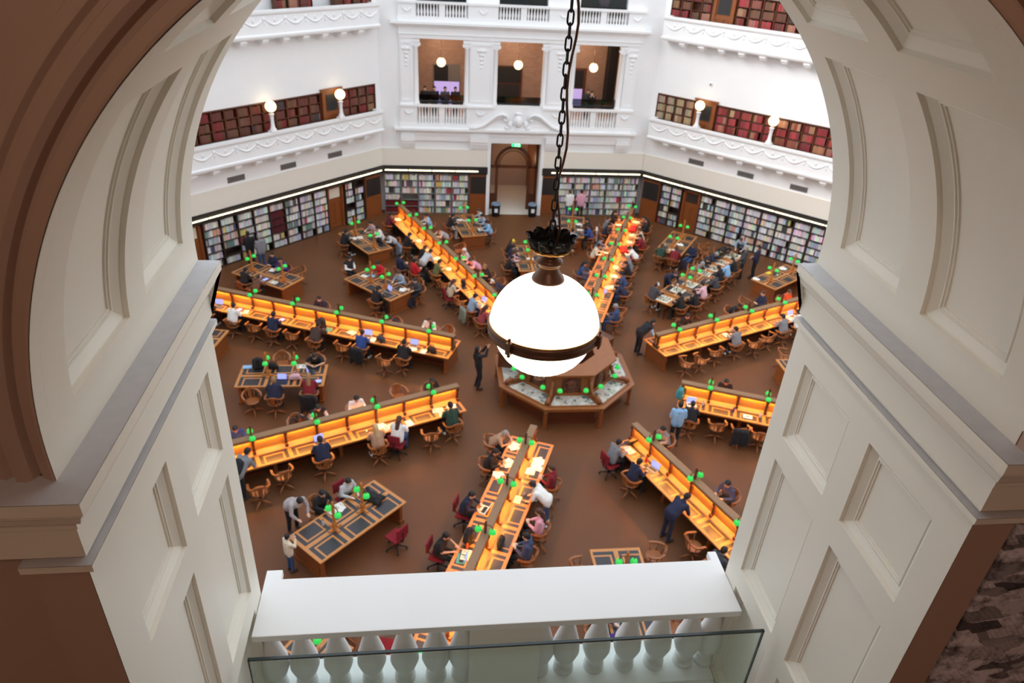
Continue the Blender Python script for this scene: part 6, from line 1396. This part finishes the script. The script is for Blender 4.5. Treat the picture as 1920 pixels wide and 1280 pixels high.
b = MB(); b.box(-.20, .20, -.27, -.22, .58, .92); cm['red_back'] = b.mesh('backrest', M['redcloth'], bevel=.02)
b = MB(); b.tube((0, 0, .10), (0, 0, .40), .028, n=10); b.path([(0, -.02, .39), (0, -.24, .39), (0, -.285, .50), (0, -.28, .75)], .018, 6); cm['red_column'] = b.mesh('column', M['black'])
b = MB(); b.path([(0, .02, .12), (0, .28, .07)], [.024, .018], 6); b.ball((0, .28, .03), .03, 8); cm['red_foot'] = b.mesh('foot', M['black'])
for n, ln in enumerate(CHAIRS.strip().split('\n')):
    x, y, rz, kind, own, label = ln.split('|'); rnd = random.Random(n + 500); rz = float(rz) + (0 if own == '1' else rnd.uniform(-18, 18))
    if kind == 'w':
        o = thing('wooden_armchair', label, 'chair', (float(x), float(y), 0), R(rz), 'wooden swivel armchairs')
        for p in ('seat', 'column', 'arm_rail', 'back_splat'): link(p, cm[p], o)
        for p in 'abc':
            for s in (-1, 1): link('spindle', cm[p + str(s)], o)
        a0 = rnd.uniform(0, 90)
        for j in range(4): link('foot', cm['foot'], o, (0, 0, 0), R(a0 + 90 * j))
    else:
        o = thing('office_chair', label, 'chair', (float(x), float(y), 0), R(rz), 'red office chairs')
        link('seat', cm['red_seat'], o); link('backrest', cm['red_back'], o); link('column', cm['red_column'], o)
        for j in range(5): link('foot', cm['red_foot'], o, (0, 0, 0), R(72 * j))

# ---------------------------------------------------------------- things on the desks
im = {}
b = MB(); b.box(-.16, .16, -.11, .11, 0, .014); im['base'] = b.mesh('base', M['paint'], bevel=.004)
b = MB()
for r in range(5): b.box(-.13, .13, -.02 + r * .022, -.004 + r * .022, .014, .0155)
b.box(-.13, .13, -.02, .088, .0138, .0146); im['keyboard'] = b.mesh('keyboard', M['black'])
b = MB(); b.box(-.16, .16, -.005, .005, 0, .21); im['lid'] = b.mesh('lid', M['paint'], bevel=.003)
b = MB(); b.box(-.15, .15, -.0065, -.0045, .012, .20); im['display'] = b.mesh('display', M['screen'])
b = MB()
for s in (-1, 1):
    P = [(s * .17 * t, .004 + .022 * math.sin(math.pi * min(1, t * 1.25) * .8) * (1 - t * .4)) for t in (0, .15, .35, .6, 1)]
    for (xa, za), (xb, zb) in zip(P, P[1:]):
        b.add([(xa, -.12, .003), (xb, -.12, .003), (xb, .12, .003), (xa, .12, .003), (xa, -.12, za), (xb, -.12, zb), (xb, .12, zb), (xa, .12, za)], [(4, 5, 6, 7), (0, 3, 2, 1), (0, 1, 5, 4), (2, 3, 7, 6), (1, 2, 6, 5), (3, 0, 4, 7)])
im['pages'] = b.mesh('pages', M['paper'])
b = MB(); b.box(-.178, .178, -.127, .127, 0, .004); im['cover'] = b.mesh('cover', M['paint'])
b = MB()
for s in (-1, 1):
    for r in range(7): b.box(s * .085 - .055, s * .085 + .055 - .02 * (r % 3 == 2), -.095 + r * .027, -.083 + r * .027, .0285, .0289)
im['text_lines'] = b.mesh('text_lines', M['print'])
def sheet(dx, dy, rot, z):
    b = MB(); c, s = math.cos(rot), math.sin(rot); n = 4; vs = []
    for zz in (0, .0012):
        for i in range(n + 1):
            for j in (-1, 1): u = -.105 + .21 * i / n; v = .148 * j; vs.append((dx + u * c - v * s, dy + u * s + v * c, z + zz + .006 * (i / n) ** 3))
    m = 2 * (n + 1)
    for i in range(n):
        a = 2 * i; b.add([vs[a], vs[a + 2], vs[a + 3], vs[a + 1]], [(0, 1, 2, 3)]); b.add([vs[m + a], vs[m + a + 2], vs[m + a + 3], vs[m + a + 1]], [(3, 2, 1, 0)])
        for e in (0, 1): b.add([vs[a + e], vs[a + 2 + e], vs[m + a + 2 + e], vs[m + a + e]], [(0, 1, 2, 3)])
    for a in (0, 2 * n): b.add([vs[a], vs[a + 1], vs[m + a + 1], vs[m + a]], [(0, 1, 2, 3)])
    return b
im['sheet1'] = sheet(0, 0, 0, 0).mesh('sheet', M['paper']); im['sheet2'] = sheet(.06, .05, .5, .0016).mesh('sheet', M['paper']); im['sheet3'] = sheet(-.10, .03, -.4, .0032).mesh('sheet', M['paper'])
b = MB()
for r in range(8): b.box(-.08, .07 - .03 * (r % 3 == 1), -.11 + r * .027, -.10 + r * .027, .0012, .0016)
im['writing'] = b.mesh('text_lines', M['print'])
im['pack'] = blob('pack_body', [(V(-.09, 0, .10), V(.09, 0, .10), .11, .11), (V(-.08, 0, .33), V(.08, 0, .33), .10, .10), (V(-.09, 0, .10), V(-.08, 0, .33), .11, .10), (V(.09, 0, .10), V(.08, 0, .33), .11, .10), (V(0, 0, .1), V(0, 0, .36), .11, .10)], .014, [M['cloth']], .4)
im['pack_pocket'] = blob('pocket', [(V(-.08, -.10, .10), V(.08, -.10, .10), .055, .055), (V(-.08, -.10, .2), V(.08, -.10, .2), .045, .045)], .012, [M['cloth']], .4)
b = MB()
for s in (-1, 1): b.path([(s * .08, .09, .40), (s * .09, .15, .30), (s * .09, .15, .15), (s * .10, .09, .05)], .016, 6)
b.path([(-.08, .09, .40), (0, .11, .44), (.08, .09, .40)], .014, 6); im['strap'] = b.mesh('strap', M['cloth'])
im['bag'] = blob('bag_body', [(V(-.13, 0, .08), V(.13, .01, .07), .08, .07), (V(-.10, .01, .13), V(.08, .0, .15), .08, .09), (V(-.04, .03, .18), V(.05, -.02, .17), .06, .06)], .014, [M['cloth']], .4)
b = MB(); b.path([(-.10, 0, .18), (-.08, .02, .27), (0, .03, .31), (.08, .02, .27), (.10, 0, .19)], .012, 6); im['handle'] = b.mesh('handle', M['cloth'])
rc = random.Random(3)
im['coat'] = blob('coat_cloth', [(V(rc.uniform(-.3, .3), rc.uniform(-.17, .17), .05), V(rc.uniform(-.3, .3), rc.uniform(-.15, .15), rc.uniform(.05, .16)), .055, .05) for _ in range(16)] + [(V(-.22, 0, .06), V(.22, .05, .08), .10, .10)], .016, [M['cloth']], .4)
im['hang'] = blob('coat_cloth', [(V(-.19, -.31, .76), V(.19, -.31, .76), .055, .055)] + [(V(x, -.33 - .02 * (i % 2), .74), V(x * 1.15, -.37 + .03 * (i % 2), .16 + .06 * (i % 3)), .05, .045) for i, x in enumerate((-.2, -.12, -.04, .04, .12, .2))], .016, [M['cloth']], .4)
im['sleeve'] = blob('sleeve', [(V(.22, -.33, .74), V(.28, -.36, .5), .05, .045), (V(.28, -.36, .5), V(.26, -.40, .28), .045, .04)], .014, [M['cloth']], .4)
b = MB(); b.lathe([(.0, 0), (.032, 0), (.034, .01), (.034, .13), (.026, .16), (.014, .175), (.014, .19)], 16); im['bottle'] = b.mesh('bottle_body', M['paint'])
b = MB(); b.lathe([(.016, .188), (.016, .212), (.0, .212)], 12); im['cap'] = b.mesh('bottle_cap', M['black'])
b = MB(); b.lathe([(0, 0), (.036, 0), (.04, .01), (.042, .09), (.038, .09), (.035, .02), (0, .015)], 18); im['mug'] = b.mesh('cup_body', M['paint'])
b = MB(); b.path([(.04, 0, .075), (.065, 0, .07), (.07, 0, .045), (.06, 0, .025), (.04, 0, .02)], .007, 6); im['mug_handle'] = b.mesh('handle', M['paint'])
b = MB(); b.box(-.15, .15, -.10, .10, 0, .035); im['case'] = b.mesh('case_body', M['paint'], bevel=.012)
b = MB(); b.box(-.07, .07, -.03, .02, .034, .037); im['slot'] = b.mesh('slot', M['black'])
b = MB(); b.box(-.09, .09, -.125, .125, 0, .010); im['tab'] = b.mesh('tablet_body', M['paint'], bevel=.003)
b = MB(); b.box(-.08, .08, -.112, .112, .0095, .0108); im['tab_s'] = b.mesh('display', M['screen'])
b = MB(); b.ball((0, 0, .016), .03, 12, k=(1, 1.6, .6)); im['mouse'] = b.mesh('mouse', M['paint'])
def checker():
    m, nt, s = nmat('chess_cloth'); tc = N(nt, 'ShaderNodeTexCoord'); ck = N(nt, 'ShaderNodeTexChecker'); ck.inputs['Scale'].default_value = 18.2; ck.inputs['Color1'].default_value = lin(236, 232, 214); ck.inputs['Color2'].default_value = lin(74, 92, 70)
    mp = N(nt, 'ShaderNodeMapping'); mp.inputs['Location'].default_value = (.0, .0, .5); nt.links.new(tc.outputs['Object'], mp.inputs[0]); nt.links.new(mp.outputs[0], ck.inputs['Vector']); nt.links.new(ck.outputs[0], s.inputs['Base Color']); return m
b = MB(); b.box(-.22, .22, -.22, .22, .003, .006); im['squares'] = b.mesh('squares', checker())
b = MB(); b.box(-.29, .29, -.27, .27, 0, .0035); im['mat'] = b.mesh('board_cloth', M['paint'])
b = MB(); b.lathe([(.018, 0), (.018, .008), (.009, .015), (.007, .04), (.012, .045), (.006, .05), (.012, .06), (.008, .072), (0, .075)], 10); im['piece'] = b.mesh('chess_piece', M['paint'])
wp = thing('backpack', 'black backpack worn by the person in grey hoodie at the lower left glowing desk', 'backpack', (wearer[0] + .18 * math.sin(R(wearer[2])), wearer[1] - .18 * math.cos(R(wearer[2])), 1.02), 0); wp.rotation_euler = (R(-46), 0, R(wearer[2]))
link('pack_body', im['pack'], wp, color=lin(30, 30, 34)); link('pocket', im['pack_pocket'], wp, color=lin(36, 36, 40)); link('strap', im['strap'], wp, color=lin(24, 24, 26))
for n, ln in enumerate(ITEMS.strip().split('\n')):
    kind, x, y, rz, col, label = ln.split('|'); rnd = random.Random(n + 900); x, y, rz = float(x), float(y), float(rz); c = lin(*PAL[col])
    z = 0.762; a = R(rz + rnd.uniform(-14, 14)); T = lambda nm, cat, **k: thing(nm, label, cat, (x, y, k.get('z', z)), k.get('a', a))
    if kind == 'laptop':
        o = T('laptop', 'laptop'); link('base', im['base'], o, color=c); link('keyboard', im['keyboard'], o, (0, -.02, 0)); l = link('lid', im['lid'], o, (0, .11, .012), color=c); l.rotation_euler = (R(-18), 0, 0); link('display', im['display'], l)
    elif kind == 'tablet':
        o = T('tablet', 'tablet'); link('tablet_body', im['tab'], o, color=c); link('display', im['tab_s'], o)
    elif kind == 'book':
        o = T('open_book', 'book'); link('cover', im['cover'], o, color=c); link('pages', im['pages'], o, (0, 0, .003), color=lin(244, 240, 228)); link('text_lines', im['text_lines'], o, (0, 0, -.004))
    elif kind == 'paper':
        o = T('paper_sheet', 'paper'); link('sheet', im['sheet1'], o, color=c); link('text_lines', im['writing'], o)
        if 's ' in label.split('white')[-1][:8] or rnd.random() < .6: link('sheet', im['sheet2'], o, color=c)
        if 'papers' in label or 'sheets' in label: link('sheet', im['sheet3'], o, color=c)
    elif kind in ('backpack', 'floorbag'):
        o = T('backpack', 'backpack', z=z if kind == 'backpack' else 0.0); link('pack_body', im['pack'], o, color=c); link('pocket', im['pack_pocket'], o, color=c); link('strap', im['strap'], o, color=lin(40, 40, 42))
    elif kind == 'bag':
        o = T('bag', 'bag'); link('bag_body', im['bag'], o, color=c); link('handle', im['handle'], o, color=c)
    elif kind == 'coat': tag(link('heaped_coat', im['coat'], None, (x, y, z), a, c), label, 'coat')
    elif kind == 'hangcoat':
        o = thing('hanging_coat', label, 'coat', (x, y, 0), R(rz)); link('coat_cloth', im['hang'], o, color=c); link('sleeve', im['sleeve'], o, color=c)
    elif kind == 'bottle':
        o = T('bottle', 'bottle'); link('bottle_body', im['bottle'], o, color=c); link('bottle_cap', im['cap'], o)
    elif kind == 'mug':
        o = T('cup', 'cup'); link('cup_body', im['mug'], o, color=c); link('handle', im['mug_handle'], o, color=c)
    elif kind == 'case':
        o = T('flat_case', 'case'); link('case_body', im['case'], o, color=c)
        if 'slot' in label: link('slot', im['slot'], o)
    elif kind == 'mouse': tag(link('computer_mouse', im['mouse'], None, (x, y, z), a, c), label, 'mouse')
    elif kind == 'chess':
        zz = .742 if math.hypot(x, y) < 8.2 or math.hypot(x, y) > 11.15 else z
        o = thing('chess_board', label, 'chess board', (x, y, zz), R(rz)); link('board_cloth', im['mat'], o, color=lin(238, 236, 224)); link('squares', im['squares'], o)
        cells = rnd.sample([(i, j) for i in range(8) for j in range(8)], 14)
        for q, (i, j) in enumerate(cells):
            u, v = -.1925 + .055 * i, -.1925 + .055 * j; t = R(rz); dk = q % 2
            p = link('chess_piece', im['piece'], None, (x + u * math.cos(t) - v * math.sin(t), y + u * math.sin(t) + v * math.cos(t), zz + .006), 0, lin(*((30, 28, 28) if dk else (226, 206, 160)))); p.scale = (1.1, 1.1, 1.1)
            tag(p, f'{"dark" if dk else "pale"} piece on the {label}'.replace('white ', '').replace('cream ', '')[:110], 'chess piece', f'{"dark" if dk else "pale"} pieces, {label}')
bpy.context.view_layer.update()
